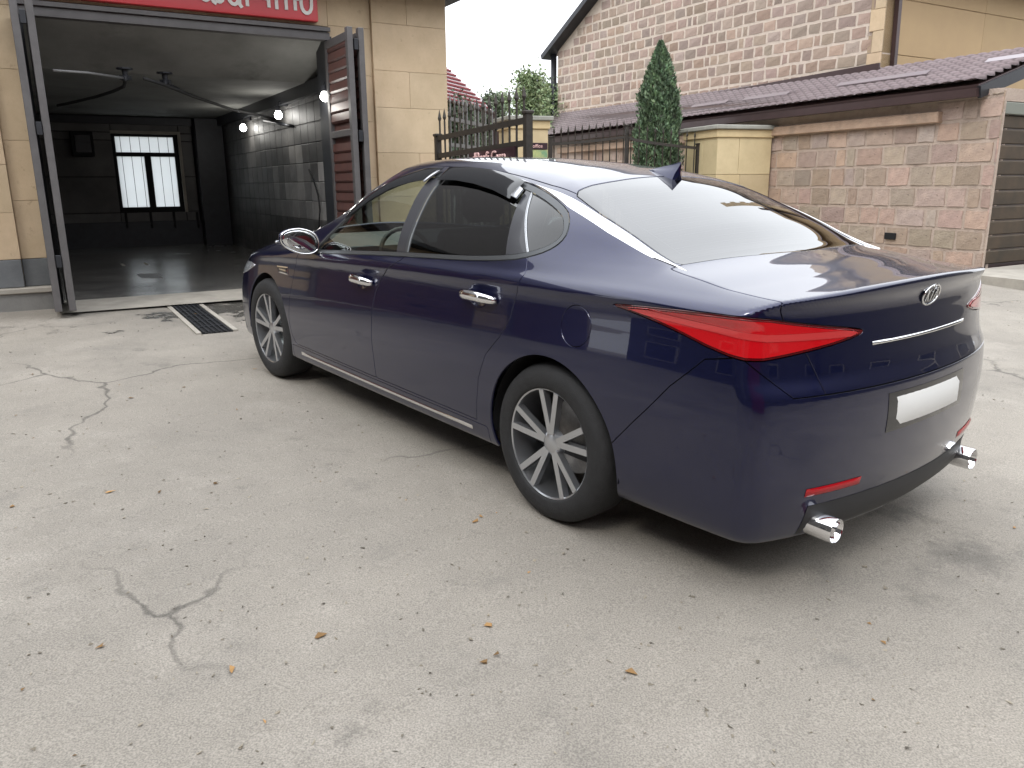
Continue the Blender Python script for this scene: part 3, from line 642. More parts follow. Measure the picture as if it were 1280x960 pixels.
MB().rbox(1.85, 1.90, -.12, .12, 1.27, 1.33, .012).build('rear_view_mirror', 'black_matte', car)
# parcel shelf under the bonnet / bulkhead so that no light leaks
MB().box(2.62, 2.66, -.75, .75, .3, .93).build('bulkhead', 'gap_dark', car); MB().box(-.44, -.42, -.70, .70, .3, 1.03).build('boot_bulkhead', 'gap_dark', car)
# put the car on the sloping yard
car.matrix_world = Matrix.Translation((CARO[0], CARO[1], float(gz(*CARO)))) @ Matrix.Rotation(HEAD, 4, 'Z') @ Matrix.Rotation(-TILT, 4, 'Y')
# ================================================================== MATERIALS OF THE PLACE
def grime(m, col, pos0, pos1, scale, amt, zscale=1.0, seed=0.0, rough=None):
    """stains with a shape of their own mixed over a finished material"""
    t = MAT[m].node_tree; N = t.nodes; L = t.links; b = N['Principled BSDF']
    tc = N.new('ShaderNodeTexCoord'); mp = N.new('ShaderNodeMapping'); mp.inputs['Scale'].default_value = (1, 1, zscale); mp.inputs['Location'].default_value = (seed, seed * .7, 0)
    L.new(tc.outputs['Object'], mp.inputs[0]); n = N.new('ShaderNodeTexNoise'); n.inputs['Scale'].default_value = scale; n.inputs['Detail'].default_value = 9; n.inputs['Roughness'].default_value = .7
    L.new(mp.outputs[0], n.inputs['Vector']); r = N.new('ShaderNodeMapRange'); r.inputs[1].default_value = pos0; r.inputs[2].default_value = pos1; r.inputs[3].default_value = 0; r.inputs[4].default_value = amt; L.new(n.outputs[0], r.inputs[0])
    k = N.new('ShaderNodeMixRGB'); L.new(r.outputs[0], k.inputs[0])
    src = b.inputs['Base Color'].links
    if src: L.new(src[0].from_socket, k.inputs[1])
    else: k.inputs[1].default_value = b.inputs['Base Color'].default_value
    k.inputs[2].default_value = (*col, 1); L.new(k.outputs[0], b.inputs['Base Color'])
    if rough is not None:
        q = N.new('ShaderNodeMapRange'); q.inputs[1].default_value = pos0; q.inputs[2].default_value = pos1; q.inputs[3].default_value = b.inputs['Roughness'].default_value; q.inputs[4].default_value = rough
        L.new(n.outputs[0], q.inputs[0]); L.new(q.outputs[0], b.inputs['Roughness'])
mat('ground', (.285, .258, .220), .8, col2=(.22, .20, .172), vscale=.9, bump=.5, bscale=60)
grime('ground', (.34, .31, .27), .52, .64, .9, .45, seed=21); grime('ground', (.075, .07, .062), .62, .69, .75, .55, seed=31, rough=.4); grime('ground', (.12, .112, .10), .54, .70, .42, .6, rough=.35); grime('ground', (.15, .14, .125), .56, .74, 3.1, .5, seed=4)
mat('beige_stone', (.58, .45, .30), .75, col2=(.49, .375, .24), vscale=3.5, bump=.35, bscale=90, tintattr=True, detail=9); grime('beige_stone', (.22, .15, .09), .60, .74, 14, .6, seed=2)
mat('joint', (.33, .25, .165), .9); mat('far_roof_dark', (.045, .038, .036), .6, var=.3, vscale=4); mat('plinth_grey', (.16, .165, .17), .8, col2=(.10, .105, .11), vscale=3, bump=.4, bscale=50, tintattr=True); mat('base_grey', (.24, .235, .22), .85, col2=(.16, .155, .15), vscale=2.2, bump=.5, bscale=40)
mat('ledge_stone', (.40, .37, .32), .8, var=.3, vscale=4)
mat('door_frame', (.115, .108, .108), .5, .1, var=.25, vscale=8, bump=.1, bscale=80); mat('door_slat', (.12, .052, .042), .45, 0, col2=(.085, .04, .035), vscale=12)
mat('dark_steel', (.03, .032, .038), .45, .3, var=.3, vscale=9)
mat('bay_wall', (.135, .130, .125), .5, col2=(.065, .064, .063), vscale=1.4, bump=.2, bscale=30, tintattr=True, rvar=.12)
mat('bay_ceiling', (.27, .27, .255), .85, col2=(.17, .17, .16), vscale=1.1, bump=.2, bscale=30); grime('bay_ceiling', (.04, .037, .032), .55, .75, .8, .8)
mat('bay_floor', (.22, .21, .195), .22, col2=(.05, .05, .05), vscale=1.6, bump=.15, bscale=22, rvar=.16)
mat('tuff_pink', (.385, .295, .24), .9, col2=(.29, .22, .18), vscale=9, bump=1.5, bscale=38, tintattr=True, detail=9); grime('tuff_pink', (.055, .035, .03), .655, .70, 22, .85, seed=3)
mat('tuff_near', (.47, .36, .29), .9, col2=(.37, .28, .23), vscale=7, bump=2.2, bscale=26, tintattr=True, detail=9); grime('tuff_near', (.05, .035, .03), .645, .68, 15, .85, seed=5); grime('tuff_near', (.22, .18, .15), .52, .68, 2.0, .55, seed=8); grime('beige_stone', (.33, .25, .17), .5, .75, 1.3, .5, zscale=.5, seed=12)
mat('mortar', (.62, .53, .45), .95, col2=(.53, .45, .38), vscale=8, bump=1.5, bscale=50); mat('mortar_near', (.53, .43, .36), .95, col2=(.43, .34, .28), vscale=5, bump=2, bscale=40)
grime('mortar_near', (.15, .11, .09), .56, .72, 3.2, .6, seed=9); grime('mortar_near', (.06, .045, .04), .63, .69, 14, .8, seed=10)
mat('house_plaster', (.40, .285, .155), .8, col2=(.37, .26, .145), vscale=2, bump=.2, bscale=80, tintattr=True)
mat('dark_brown_metal', (.060, .036, .036), .35, .2, var=.2, vscale=5); mat('roof_tile', (.30, .235, .245), .24, .1, col2=(.22, .17, .18), vscale=3, spec=.6); mat('roof_lap', (.52, .45, .46), .26, .1, col2=(.41, .345, .355), vscale=3, spec=.6, tintattr=True); mat('snow_guard', (.25, .215, .23), .35, .2)
mat('gutter_grey', (.20, .20, .20), .5, .3)
mat('slat_brown', (.080, .055, .034), .75, 0, col2=(.045, .034, .023), vscale=3, tintattr=True); mat('lintel_green', (.20, .21, .18), .7)
mat('pillar_stone', (.60, .49, .30), .8, col2=(.52, .42, .25), vscale=4, bump=.5, bscale=50, tintattr=True); mat('cap_stone', (.36, .36, .32), .85, var=.3, vscale=5, bump=.6)
mat('fence_iron', (.035, .033, .030), .55, .4, col2=(.06, .05, .042), vscale=30); mat('old_wood', (.17, .13, .10), .9, var=.4, vscale=6)
mat('sign_red', (.52, .022, .030), .35, 0, var=.08, vscale=2, coat=.2); mat('sign_white', (.72, .70, .66), .5); mat('sign_dark', (.045, .012, .018), .4, col2=(.012, .012, .02), vscale=2.5); mat('letter_pink', (.75, .48, .46), .5)
mat('red_roof', (.30, .075, .085), .5); mat('pale_roof', (.50, .40, .41), .5)
mat('leaf_thuja', (.085, .13, .080), .75, col2=(.13, .20, .10), vscale=9, tintattr=True); mat('leaf', (.10, .125, .075), .75, tintattr=True); mat('bark', (.09, .07, .055), .9, var=.4, vscale=20, bump=1)
mat('pane_frost', (.75, .77, .78), .5); emat('bulb', (1.0, .98, .93), 26.0); mat('green_poster', (.16, .30, .17), .6, col2=(.50, .50, .2), vscale=6)
m_, t_, b_ = nmat('frosted_pane'); t_.nodes.clear(); o_ = t_.nodes.new('ShaderNodeOutputMaterial'); tl = t_.nodes.new('ShaderNodeBsdfTranslucent'); tl.inputs[0].default_value = (.90, .93, .94, 1); tp_ = t_.nodes.new('ShaderNodeBsdfTransparent'); tp_.inputs[0].default_value = (.9, .93, .94, 1)
ms_ = t_.nodes.new('ShaderNodeMixShader'); ms_.inputs[0].default_value = .25; t_.links.new(tl.outputs[0], ms_.inputs[1]); t_.links.new(tp_.outputs[0], ms_.inputs[2]); t_.links.new(ms_.outputs[0], o_.inputs[0])
mat('opposite_wall', (.42, .36, .29), .8, var=.2, vscale=2, tintattr=False); mat('maroon_paint', (.20, .015, .025), .35, var=.15, vscale=3)
# ------------------------------------------------------------------ block builder
def tinted(rs, lo=.82, hi=1.12, hue=.05):
    k = random.uniform(lo, hi); return (k * random.uniform(1 - hue, 1 + hue), k, k * random.uniform(1 - hue, 1 + hue))
def block_mesh(w_, h_, d, ch=.006, rough=.004, n=2):
    """dressed stone: front face a jittered grid with worn edges, sides going back; local x,z centred, front at y=-d"""
    V = []; Fc = []; k = n + 1
    for i in range(k):
        for j in range(k):
            e = i in (0, n) or j in (0, n)
            x = -w_ / 2 + w_ * i / n; z = -h_ / 2 + h_ * j / n
            if e: x -= math.copysign(ch, x) if i in (0, n) else 0; z -= math.copysign(ch, z) if j in (0, n) else 0
            V.append((x + random.uniform(-1, 1) * rough * 1.2, -d - random.uniform(0, 1) * rough + (ch * .8 if e else 0), z + random.uniform(-1, 1) * rough * 1.2))
    for i in range(n):
        for j in range(n): a = i * k + j; Fc.append((a, a + k, a + k + 1, a + 1))
    ring = [i * k for i in range(k)] + [n * k + j for j in range(1, k)] + [i * k + n for i in range(n - 1, -1, -1)] + [j for j in range(n - 1, 0, -1)]
    b0 = len(V)
    for r_ in ring: x, y, z = V[r_]; V.append((x * 1.012, 0, z * 1.012))
    m = len(ring)
    for q in range(m): Fc.append((ring[q], b0 + q, b0 + (q + 1) % m, ring[(q + 1) % m]))
    return V, Fc
def masonry(parent, name, M_, region, course, wmean, joint, depth, m, keep, near, limit=300, rough=.004, ch=.006, lo=.8, hi=1.15, hue=.06, hj=.0):
    """courses of stone on the local plane M_ (matrix, x along, z up, -y outward). region: (x0,x1,z0,z1); keep(x,z,w,h) filters"""
    x0, x1, z0, z1 = region; B = []; z = z0; r_ = 0
    while z < z1 - .02:
        h_ = min(course * random.uniform(1 - hj, 1 + hj), z1 - z); x = x0 - random.uniform(0, .8) * wmean
        while x < x1:
            w_ = wmean * random.choice((.5, .75, .9, 1, 1, 1.1, 1.25)); xa, xb = max(x, x0), min(x + w_, x1)
            if xb - xa > .06 and keep((xa + xb) / 2, z + h_ / 2, xb - xa, h_): B.append(((xa + xb) / 2, z + h_ / 2, xb - xa - joint, h_ - joint))
            x += w_
        z += h_; r_ += 1
    B.sort(key=lambda q: near(q[0], q[1]))
    for i, (cx, cz, w_, h_) in enumerate(B[:limit]):
        V, Fc = block_mesh(w_, h_, depth, ch, rough); o = mesh_obj(name, V, Fc, m, parent, tint=tinted(0, lo, hi, hue)); o.matrix_local = M_ @ Matrix.Translation((cx, 0, cz))
    if len(B) > limit:
        mb = MB(); T = []
        for cx, cz, w_, h_ in B[limit:]:
            V, Fc = block_mesh(w_, h_, depth, ch, rough); mb.add([(M_ @ Vector((x + cx, y, z + cz)))[:] for x, y, z in V], Fc); T += [tinted(0, lo, hi, hue)] * len(V)
        o = mesh_obj(name + '_rows', mb.v, mb.f, m, parent, tint=np.array(T)); o['kind'] = 'stuff'
    return len(B)
def slab(parent, name, x0, x1, z0, z1, y, t, m, tint=None, b=.006, M_=None):
    mb = MB().rbox(x0, x1, y - t, y, z0, z1, b); o = mb.build(name, m, parent, tint=tint or tinted(0, .93, 1.06, .02))
    if M_ is not None: o.matrix_local = M_
    return o
# ================================================================== CAR WASH BUILDING
AB = R(30.3); DV = np.array([math.cos(AB), math.sin(AB), 0]); NV = np.array([-math.sin(AB), math.cos(AB), 0])
B0 = ground(80, 383)
def fp(u, v, n=0.0):
    """pixel -> (along, up) on the facade plane shifted n inward"""
    p = on_plane(B0 + NV * n, AB, u, v) - B0; return float(p @ DV), float(p[2])
def wp(u, v, s):
    """pixel -> (inward, up) on the cross wall at distance s along the facade"""
    p = on_plane(B0 + DV * s, AB + math.pi / 2, u, v) - B0; return float(p @ NV), float(p[2])
bld = empty('car_wash_building', B0, AB, label='beige stone-clad building with an open dark car wash bay', cat='building')
S1 = fp(408, 42)[0]; ZL = fp(230, 30)[1]; SC_ = fp(557, 100)[0]; SL = fp(26, 320)[0]; ZP = fp(40, 323)[1]; ZS = fp(40, 359)[1]
nb, _ = wp(278, 200, S1 + .12); ZC = wp(437, 97, S1 + .12)[1] + .05
TOP = fp(553, 6)[1] + .06; print('TOP', TOP)
# masonry core (behind the cladding)
core = MB(); core.box(-9.2, 0, .03, .35, -.3, TOP); core.box(S1, SC_, .03, .35, -.3, TOP); core.box(0, S1, .03, .35, ZL + .02, TOP); core.box(SC_ - .3, SC_, .35, 9, -.3, TOP); core.box(-6, -5.7, .35, 9, -.3, TOP)
core.build('wall_core', 'joint', bld)
# facade cladding
def clad(x0, x1, z0, z1, cw, rh, y, off=0, m='beige_stone', t=.022):
    z = z0; r_ = 0
    while z < z1 - .01:
        ze = min(z + rh * random.choice((1, 1, .8, 1.15)), z1); ze = z1 if z1 - ze < .08 else ze; x = x0; first = True
        while x < x1 - .01:
            wd = cw * random.uniform(.8, 1.25) * (.55 if first and r_ % 2 else 1); xe = min(x + wd, x1); xe = x1 if x1 - xe < .12 else xe
            slab(bld, 'stone_slab', x + .0012, xe - .0012, z + .0012, ze - .0012, y - random.uniform(0, .0025), t, m, tinted(0, .95, 1.05, .015), b=.0025); x = xe; first = False
        z = ze; r_ += 1
SP = fp(466, 100)[0]
clad(SP, SC_, .62, TOP, .80, .50, .03, t=.07)                 # right pier, proud
clad(S1 + .02, SP, .62, TOP, .6, .62, .03, t=.025)            # jamb strip beside the door
clad(-.04, S1 + .02, ZL + .10, TOP, .9, .45, .03, t=.025)
clad(SL, -.04, ZP, TOP, .6, .55, .03, t=.025); clad(-3.2, SL, ZP, TOP, .75, .55, .03, t=.075); clad(-9.2, -3.2, ZP, TOP, .9, .55, .03, t=.03)
for (a, b2, t_) in ((SL, -.04, .035), (-1.6, SL, .085), (-3.2, -1.6, .085), (S1 + .02, SP, .035), (SP, SC_, .08)): slab(bld, 'plinth_slab', a + .002, b2 - .002, ZS + .01, ZP - .004, .03, t_, 'plinth_grey', tinted(0, .85, 1.2, .02))
for xa, xb in ((-6, -.03), (S1 + .02, SC_ + .02)):
    MB().rbox(xa, xb, -.13, .03, ZS - .045, ZS + .008, .008).build('plinth_ledge', 'ledge_stone', bld); MB().box(xa, xb - .02, -.105, .03, -.4, ZS - .046).build('plinth_base', 'base_grey', bld)
# closed brown slatted doors added out of view, darkening what the car's flank mirrors
for xa, xb in ((-4.7, -1.65), (-8.9, -5.6)):
    cd_ = MB().rbox(xa, xb, -.10, -.05, .02, ZL, .01).build('added_closed_door', 'door_frame', bld)
    for k in range(22): MB().box(xa + .08, xb - .08, -.125, -.10, .10 + k * .118, .10 + k * .118 + .105).build('slat', 'door_slat', cd_)
# side wall of the pier, returning backwards
z = .3
while z < TOP:
    y = .03
    while y < 5: slab(bld, 'side_slab', y + .002, min(y + .9, 5) - .002, z + .002, z + .498, 0, .02, 'beige_stone', M_=Matrix.Translation((SC_ + .001, 0, 0)) @ Matrix.Rotation(R(90), 4, 'Z')); y += .9
    z += .5
MB().box(-9.2, SC_ + .20, -.45, 9.2, TOP, TOP + .12).build('roof_slab', 'dark_steel', bld)
MB().poly([(-9.2, -.44, TOP + .122), (SC_ + .19, -.44, TOP + .122), (SC_ - .9, 2.6, TOP + 5.4), (-9.2, 2.6, TOP + 5.4)], (0, .0, .06)).build('added_roof_pitch', 'far_roof_dark', bld)  # unseen roof, made steep and dark to darken the car window reflections
MB().poly([(SC_ + .19, -.43, TOP + .122), (SC_ + .19, 9.2, TOP + .122), (SC_ - .9, 6.5, TOP + 5.4), (SC_ - .9, 2.6, TOP + 5.4)], (0, .0, .06)).build('added_roof_pitch', 'far_roof_dark', bld)
# bay room
SRI = S1 + .12; SLI = -2.4
room = MB(); room.box(SRI, SRI + .12, .35, nb + .1, -.3, ZC + .3); room.box(SLI - .1, SLI, .35, nb + .1, -.3, ZC + .3); room.build('bay_side_wall', 'dark_steel', bld)
ZCb = fp(180, 146, nb)[1]; MB().poly([(SLI, .02, ZL + .03), (SLI, 1.0, ZC + .03), (SLI, nb, ZCb), (SLI, nb, ZCb + .2), (SLI, 1.0, ZC + .2), (SLI, .02, ZL + .2)], (SRI - SLI + .1, 0, 0)).build('bay_ceiling', 'bay_ceiling', bld)
BZ = .02
fl_ = [B0 * [1, 1, 0] + DV * a + NV * b_ for a in np.linspace(SLI, SRI, 9) for b_ in np.linspace(.05, nb, 13)]
tag(mesh_obj('bay_floor', [(p[0], p[1], float(gz(p[0], p[1])) + .02) for p in fl_], [(i * 13 + j, (i + 1) * 13 + j, (i + 1) * 13 + j + 1, i * 13 + j + 1) for i in range(8) for j in range(12)], 'bay_floor', smooth=True), kind='structure')
wl = [fp(140, 168, nb)[0], fp(217, 170, nb)[0], fp(222, 263, nb)[1], fp(150, 167, nb)[1]]
wx0, wx1, wz0, wz1 = wl[0], wl[1] + .06, wl[2], wl[3]; print('win', wl)
bw = MB(); bw.box(SLI, wx0, nb, nb + .2, -.3, ZC + .1); bw.box(wx1, SRI, nb, nb + .2, -.3, ZC + .1); bw.box(wx0, wx1, nb, nb + .2, -.3, wz0); bw.box(wx0, wx1, nb, nb + .2, wz1, ZC + .1); bw.build('bay_back_wall', 'gap_dark', bld)
def panels(x0, x1, z0, z1, cw, rh, fn, hole=None, lo=.7, hi=1.3):
    z = z0
    while z < z1 - .02:
        ze = min(z + rh, z1); x = x0
        while x < x1 - .02:
            xe = min(x + cw, x1)
            if not (hole and x < hole[1] and xe > hole[0] and z < hole[3] and ze > hole[2]): fn(x, xe, z, ze, random.uniform(lo, hi))
            x = xe
        z = ze
def back_panel(a, b2, c, d, k): slab(bld, 'wall_panel', a + .004, b2 - .004, c + .004, d - .004, nb, .012, 'bay_wall', (k, k, k))
xs_ = [SLI, wx0 - .02, wx1 + .02, SRI - .5]; zs_ = [.55, wz0 - .30, wz0 - .02, wz1 + .02, ZC]
for i in range(3):
    for j in range(4):
        if i == 1 and j == 2: continue
        panels(xs_[i], xs_[i + 1], zs_[j], zs_[j + 1], 1.2, .62, back_panel, lo=.75, hi=1.25)
slab(bld, 'wainscot', SLI, SRI, 0, .55, nb, .03, 'dark_steel'); slab(bld, 'wainscot', SLI, SRI - .5, wz0 + .45, wz0 + .62, nb - .013, .006, 'dark_steel') if False else None
MB().box(SRI - .48, SRI - .02, nb - .35, nb, 0, ZC).build('corner_column', 'dark_steel', bld)
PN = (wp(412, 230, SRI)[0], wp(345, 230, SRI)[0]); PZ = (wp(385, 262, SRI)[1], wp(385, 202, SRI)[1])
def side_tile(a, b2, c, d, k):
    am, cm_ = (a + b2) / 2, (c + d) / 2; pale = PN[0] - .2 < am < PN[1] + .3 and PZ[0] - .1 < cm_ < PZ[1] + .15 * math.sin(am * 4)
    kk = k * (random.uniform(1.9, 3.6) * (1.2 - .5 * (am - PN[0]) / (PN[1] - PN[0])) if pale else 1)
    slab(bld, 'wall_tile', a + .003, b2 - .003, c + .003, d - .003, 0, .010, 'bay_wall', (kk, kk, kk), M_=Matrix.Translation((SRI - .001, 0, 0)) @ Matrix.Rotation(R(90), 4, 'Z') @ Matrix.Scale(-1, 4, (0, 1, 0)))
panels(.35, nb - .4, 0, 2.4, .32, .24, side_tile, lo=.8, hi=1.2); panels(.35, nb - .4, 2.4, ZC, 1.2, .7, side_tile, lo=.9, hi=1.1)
for a, b2 in ((.35, 3.), (3., 6.), (6., nb)): slab(bld, 'wall_panel', a, b2, 0, ZC, 0, .01, 'bay_wall', (1, 1, 1), M_=Matrix.Translation((SLI + .011, 0, 0)) @ Matrix.Rotation(R(90), 4, 'Z'))
MB().box(SRI - .10, SRI - .012, .36, nb, ZC - .12, ZC + .04).build('ceiling_beam', 'dark_steel', bld); MB().box(SLI, SRI - .5, nb - .12, nb - .02, ZCb - .14, ZCb - .02).build('ceiling_beam', 'dark_steel', bld)
# back window
wf = MB(); fw_ = .07; zt = wz0 + (wz1 - wz0) * .74; xm = wx0 + (wx1 - wx0) * .50
for q in ((wx0, wx1, wz0, wz0 + fw_), (wx0, wx1, wz1 - fw_ * .6, wz1), (wx0, wx0 + fw_ * .5, wz0, wz1), (wx1 - fw_, wx1, wz0, wz1), (wx0, wx1, zt - .035, zt + .035), (xm - .05, xm + .05, wz0, zt)): wf.box(q[0], q[1], nb + .05 + random.uniform(0, .004), nb + .10 + random.uniform(0, .004), q[2], q[3])
wf = wf.build('window', 'gap_dark', bld); MB().box(wx0 + .01, wx1 - .01, nb + .072, nb + .078, wz0 + .01, wz1 - .01).build('pane', 'frosted_pane', wf)
g_ = MB()
for x in np.arange(wx0 + .12, wx1 - .1, .155): g_.tube([(x, nb + .062, wz0), (x, nb + .062, wz1)], .0045, 5)
g_.build('window_grille', 'dark_steel', wf); MB().box(wx1, wx1 + .05, nb - .03, nb + .02, wz0 - .03, wz1 + .05).box(wx0 - .03, wx1, nb - .03, nb + .02, wz1, wz1 + .05).build('window_reveal', 'ledge_stone', wf)
# door track and frame round the opening
tk = MB().box(-.06, S1 + .03, -.02, .10, ZL - .04, ZL + .035).box(-.06, S1 + .03, -.05, -.015, ZL + .045, ZL + .085); tk.build('door_track', 'door_frame', bld)
for xa, xb in ((S1 - .012, S1 + .05), (-.05, .004)): MB().box(xa, xb, -.01, .37, 0, ZL).build('door_jamb', 'dark_steel', bld)
# folding door leaves, opened outward and folded against each other
LL = -wp(441, 100, S1)[0]; print('leaf', LL)
LL = min(max(LL, .5), 1.2)
def leaf(name, s, face, zb=.05, lean=0):
    """one leaf standing square to the facade from n=0 to n=-LL; frame and slats"""
    fr = MB(); t2 = .030
    for (a, b2, c, d) in ((0, -.07, zb, ZL - .06), (-LL + .075, -LL, zb, ZL - .02), (-.07, -LL + .075, zb, zb + .08), (-.07, -LL + .075, ZL - .14, ZL - .06), (-.07, -LL + .075, zb + (ZL - zb) * .60, zb + (ZL - zb) * .60 + .07)):
        fr.rbox(s - t2, s + t2, b2, a, c, d, .004)
    fr = fr.build(name, 'door_frame', bld); z = zb + .085; k = 0; MB().box(s + .0125, s + .018, -LL + .07, -.065, zb + .07, ZL - .07).build('leaf_backing', 'door_slat', fr)
    while z < ZL - .16:
        if not (zb + (ZL - zb) * .60 - .09 < z < zb + (ZL - zb) * .60 + .06):
            MB().poly([(s - .012, -.072, z), (s + .010, -.072, z), (s + .012, -.072, z + .092), (s - .016 * 1.0, -.072, z + .098), (s - .024, -.072, z + .02)], (0, -LL + .145, 0)).build('slat', 'door_slat', fr)
        z += .105
    return fr
for s_, f_ in ((S1 - .005, 1), (S1 + .115, 1), (-.055, 1), (.060, 1)): leaf('door_leaf', s_, f_)
for zz in (.45, 1.6, 2.5):
    for s_ in (S1 + .055, .003): MB().rbox(s_ - .022, s_ + .022, -LL - .012, -LL + .03, zz, zz + .11, .004).build('door_hinge', 'dark_steel', bld)
# ---- shop sign over the bay
sb = [fp(150, 0)[1], fp(395, 29)]; sx1 = sb[1][0]; sz0 = sb[1][1]
sg = empty('shop_sign', tuple(B0 + DV * (sx1 / 2) + np.array([0, 0, sz0])), AB, label='red shop sign with white lettering above the wash bay opening', cat='sign')
L0 = sx1 / 2
MB().rbox(-L0 - .1, L0, -.09, .0, 0, .62, .006).build('sign_panel', 'sign_red', sg)
def stroke(P, w_=.028, closed=False): 
    mb = MB()
    for a, b2 in zip(P[:-1], P[1:]): mb.bar((a[0], -.098, a[1]), (b2[0], -.098, b2[1]), w_, .016 if False else w_, up=(0, 1, 0))
    return mb
def glyph(strokes, name='letter'):
    mb = MB()
    for P in strokes:
        for i, (a, b2) in enumerate(zip(P[:-1], P[1:])):
            a = np.array(a, float); b2 = np.array(b2, float); t2 = (b2 - a) / (np.linalg.norm(b2 - a) + 1e-9); n2 = np.array([-t2[1], t2[0]]) * .017; a = a - t2 * .004; b2 = b2 + t2 * .004
            q = [a - n2, b2 - n2, b2 + n2, a + n2]; mb.poly([(x, -.092, z) for x, z in q], (0, -.010 - .0004 * i, 0))
    return mb.build(name, 'sign_white', sg)
def gpx(pts): return [((fp(u, v, -.09)[0] - L0), fp(u, v, -.09)[1] - sz0) for u, v in pts]
def arc(cx, cz, rx, rz, a0, a1, n=9): return [(cx + rx * math.cos(R(a)), cz + rz * math.sin(R(a))) for a in np.linspace(a0, a1, n)]
# letter feet measured on the photo; upper halves lie above the picture
Xs = lambda u, v: gpx([(u, v)])[0]
lb = {}
for nm, (u, v) in dict(a1=(262, 1), o=(274, 2), a2=(298, 5), i=(309, 6), v=(336, 9), n=(350, 11), r=(362, 12), s=(378, 15)).items(): lb[nm] = Xs(u, v)
hgt = .27
x, z = lb['a1']; glyph([arc(x - .04, z + .09, .055, .09, 0, 360, 14), [(x + .03, z + .2), (x + .03, z), (x + .06, z - .02)]])
x, z = lb['o']; glyph([arc(x, z + .09, .05, .095, 0, 360, 14)])
x, z = lb['a2']; glyph([arc(x - .045, z + .08, .055, .09, 0, 360, 14), [(x + .02, z + .2), (x + .01, z + .0), (x + .03, z - .03)]])
x, z = lb['i']; glyph([[(x, z + .2), (x, z - .01)]])
x, z = lb['v']; glyph([[(x - .10, z + hgt), (x - .10, z + .14), (x - .075, z + .085), (x - .0, z + .075)], [(x, z + hgt), (x, z)]])
x, z = lb['n']; glyph([[(x - .035, z - .005), (x - .035, z + .2), (x - .01, z + .26), (x + .05, z + .26), (x + .065, z + .2), (x + .065, z - .0)]])
x, z = lb['r']; glyph([[(x + .06, z), (x + .06, z + .24), (x + .13, z + .24)], [(x + .06, z + .11), (x + .11, z + .11)]])
x, z = lb['s']; glyph([[(x - .01, z + hgt), (x - .01, z + .08)] + arc(x + .045, z + .075, .055, .085, 180, 360, 8) + [(x + .10, z + hgt)]])
# ---- things in the bay
lampL = ['bulb lamp nearest the corner column on the bay right wall', 'middle bulb lamp of three on the bay right wall', 'bulb lamp beside the brown door leaf, largest of three']
for k, (u, v) in enumerate(((304, 160), (348, 144), (406, 121))):
    n_, z_ = wp(u, v, SRI - .14); P = B0 + DV * (SRI - .14) + NV * n_ + np.array([0, 0, z_])
    lm_ = empty('bulb_lamp', P, AB, lampL[k], 'lamp', 'bulb lamps along the bay wall')
    MB().lathe([(0, -.052), (.028, -.045), (.050, -.018), (.052, .01), (.036, .04), (.022, .06)], 16, (0, 0, 0), 'z').build('bulb', 'bulb', lm_, smooth=True)
    MB().lathe([(.0, .052), (.026, .052), (.028, .12), (.0, .125)], 12, (0, 0, 0), 'z').tube([(0, 0, .12), (.02, 0, .17), (.13, 0, .17)], .010, 6).box(.10, .13, -.05, .05, .12, .28).build('lamp_holder', 'dark_steel', lm_)
    pl = bpy.data.lights.new('bulb_light', 'POINT'); pl.energy = 3.5; pl.color = (1, .97, .90); pl.shadow_soft_size = .06
    po = bpy.data.objects.new('bulb_light', pl); COL.objects.link(po); po.parent = lm_; po.location = (-.16, 0, -.10)
def zc_pt(u, v, z): p = on_z(u, v, B0[2] + z); return p
def boom(lbl, head, arm, hose, rod=None):
    H = zc_pt(*head, ZC - .10); e = empty('wash_boom', (H[0], H[1], B0[2] + ZC), 0, lbl, 'ceiling boom', 'rotating wash booms under the bay ceiling'); inv = lambda p: (p[0] - H[0], p[1] - H[1], p[2] - B0[2] - ZC)
    MB().lathe([(0, 0), (.08, 0), (.08, -.015), (.03, -.025), (.025, -.07), (.04, -.08), (.04, -.12), (.0, -.13)], 14, (0, 0, 0), 'z').box(-.05, .05, -.03, .03, -.115, -.075).build('swivel_head', 'dark_steel', e)
    A = [inv(zc_pt(u, v, ZC - .10 - .02 * i)) for i, (u, v) in enumerate(arm)]; MB().tube([(0, 0, -.10)] + A, .013, 8).build('boom_arm', 'dark_steel' if rod is None else 'gutter_grey', e, smooth=True)
    Q = [inv(zc_pt(u, v, ZC - .12 - .03 * i)) for i, (u, v) in enumerate(hose)]; MB().tube(Q, .017, 8).build('hose', 'rubber', e, smooth=True)
boom('wash boom with a pale straight arm pointing left', (157, 98), [(110, 91), (66, 88)], [(157, 100), (155, 108), (142, 114), (120, 121), (95, 127), (72, 132)], 1)
boom('wash boom whose dark arm reaches towards the bulb lamps', (207, 103), [(235, 117), (300, 140)], [(180, 98), (205, 106), (240, 120), (290, 137), (330, 145), (352, 152)])
c = [fp(86, 166, nb)[0], fp(118, 195, nb)[0], fp(100, 196, nb)[1], fp(100, 165, nb)[1]]
hb_ = empty('wall_cabinet', tuple(B0 + DV * ((c[0] + c[1]) / 2) + NV * (nb - .013) + np.array([0, 0, c[2]])), AB, 'dark box hanging on the bay back wall left of the window', 'cabinet')
hw = (c[1] - c[0]) / 2; hh = c[3] - c[2]; MB().rbox(-hw, hw, -.25, 0, 0, hh, .01).build('cabinet_case', 'gap_dark', hb_); MB().rbox(-hw + .06, hw - .04, -.262, -.25, .06, hh - .06, .004).build('cabinet_door', 'black_gloss', hb_)
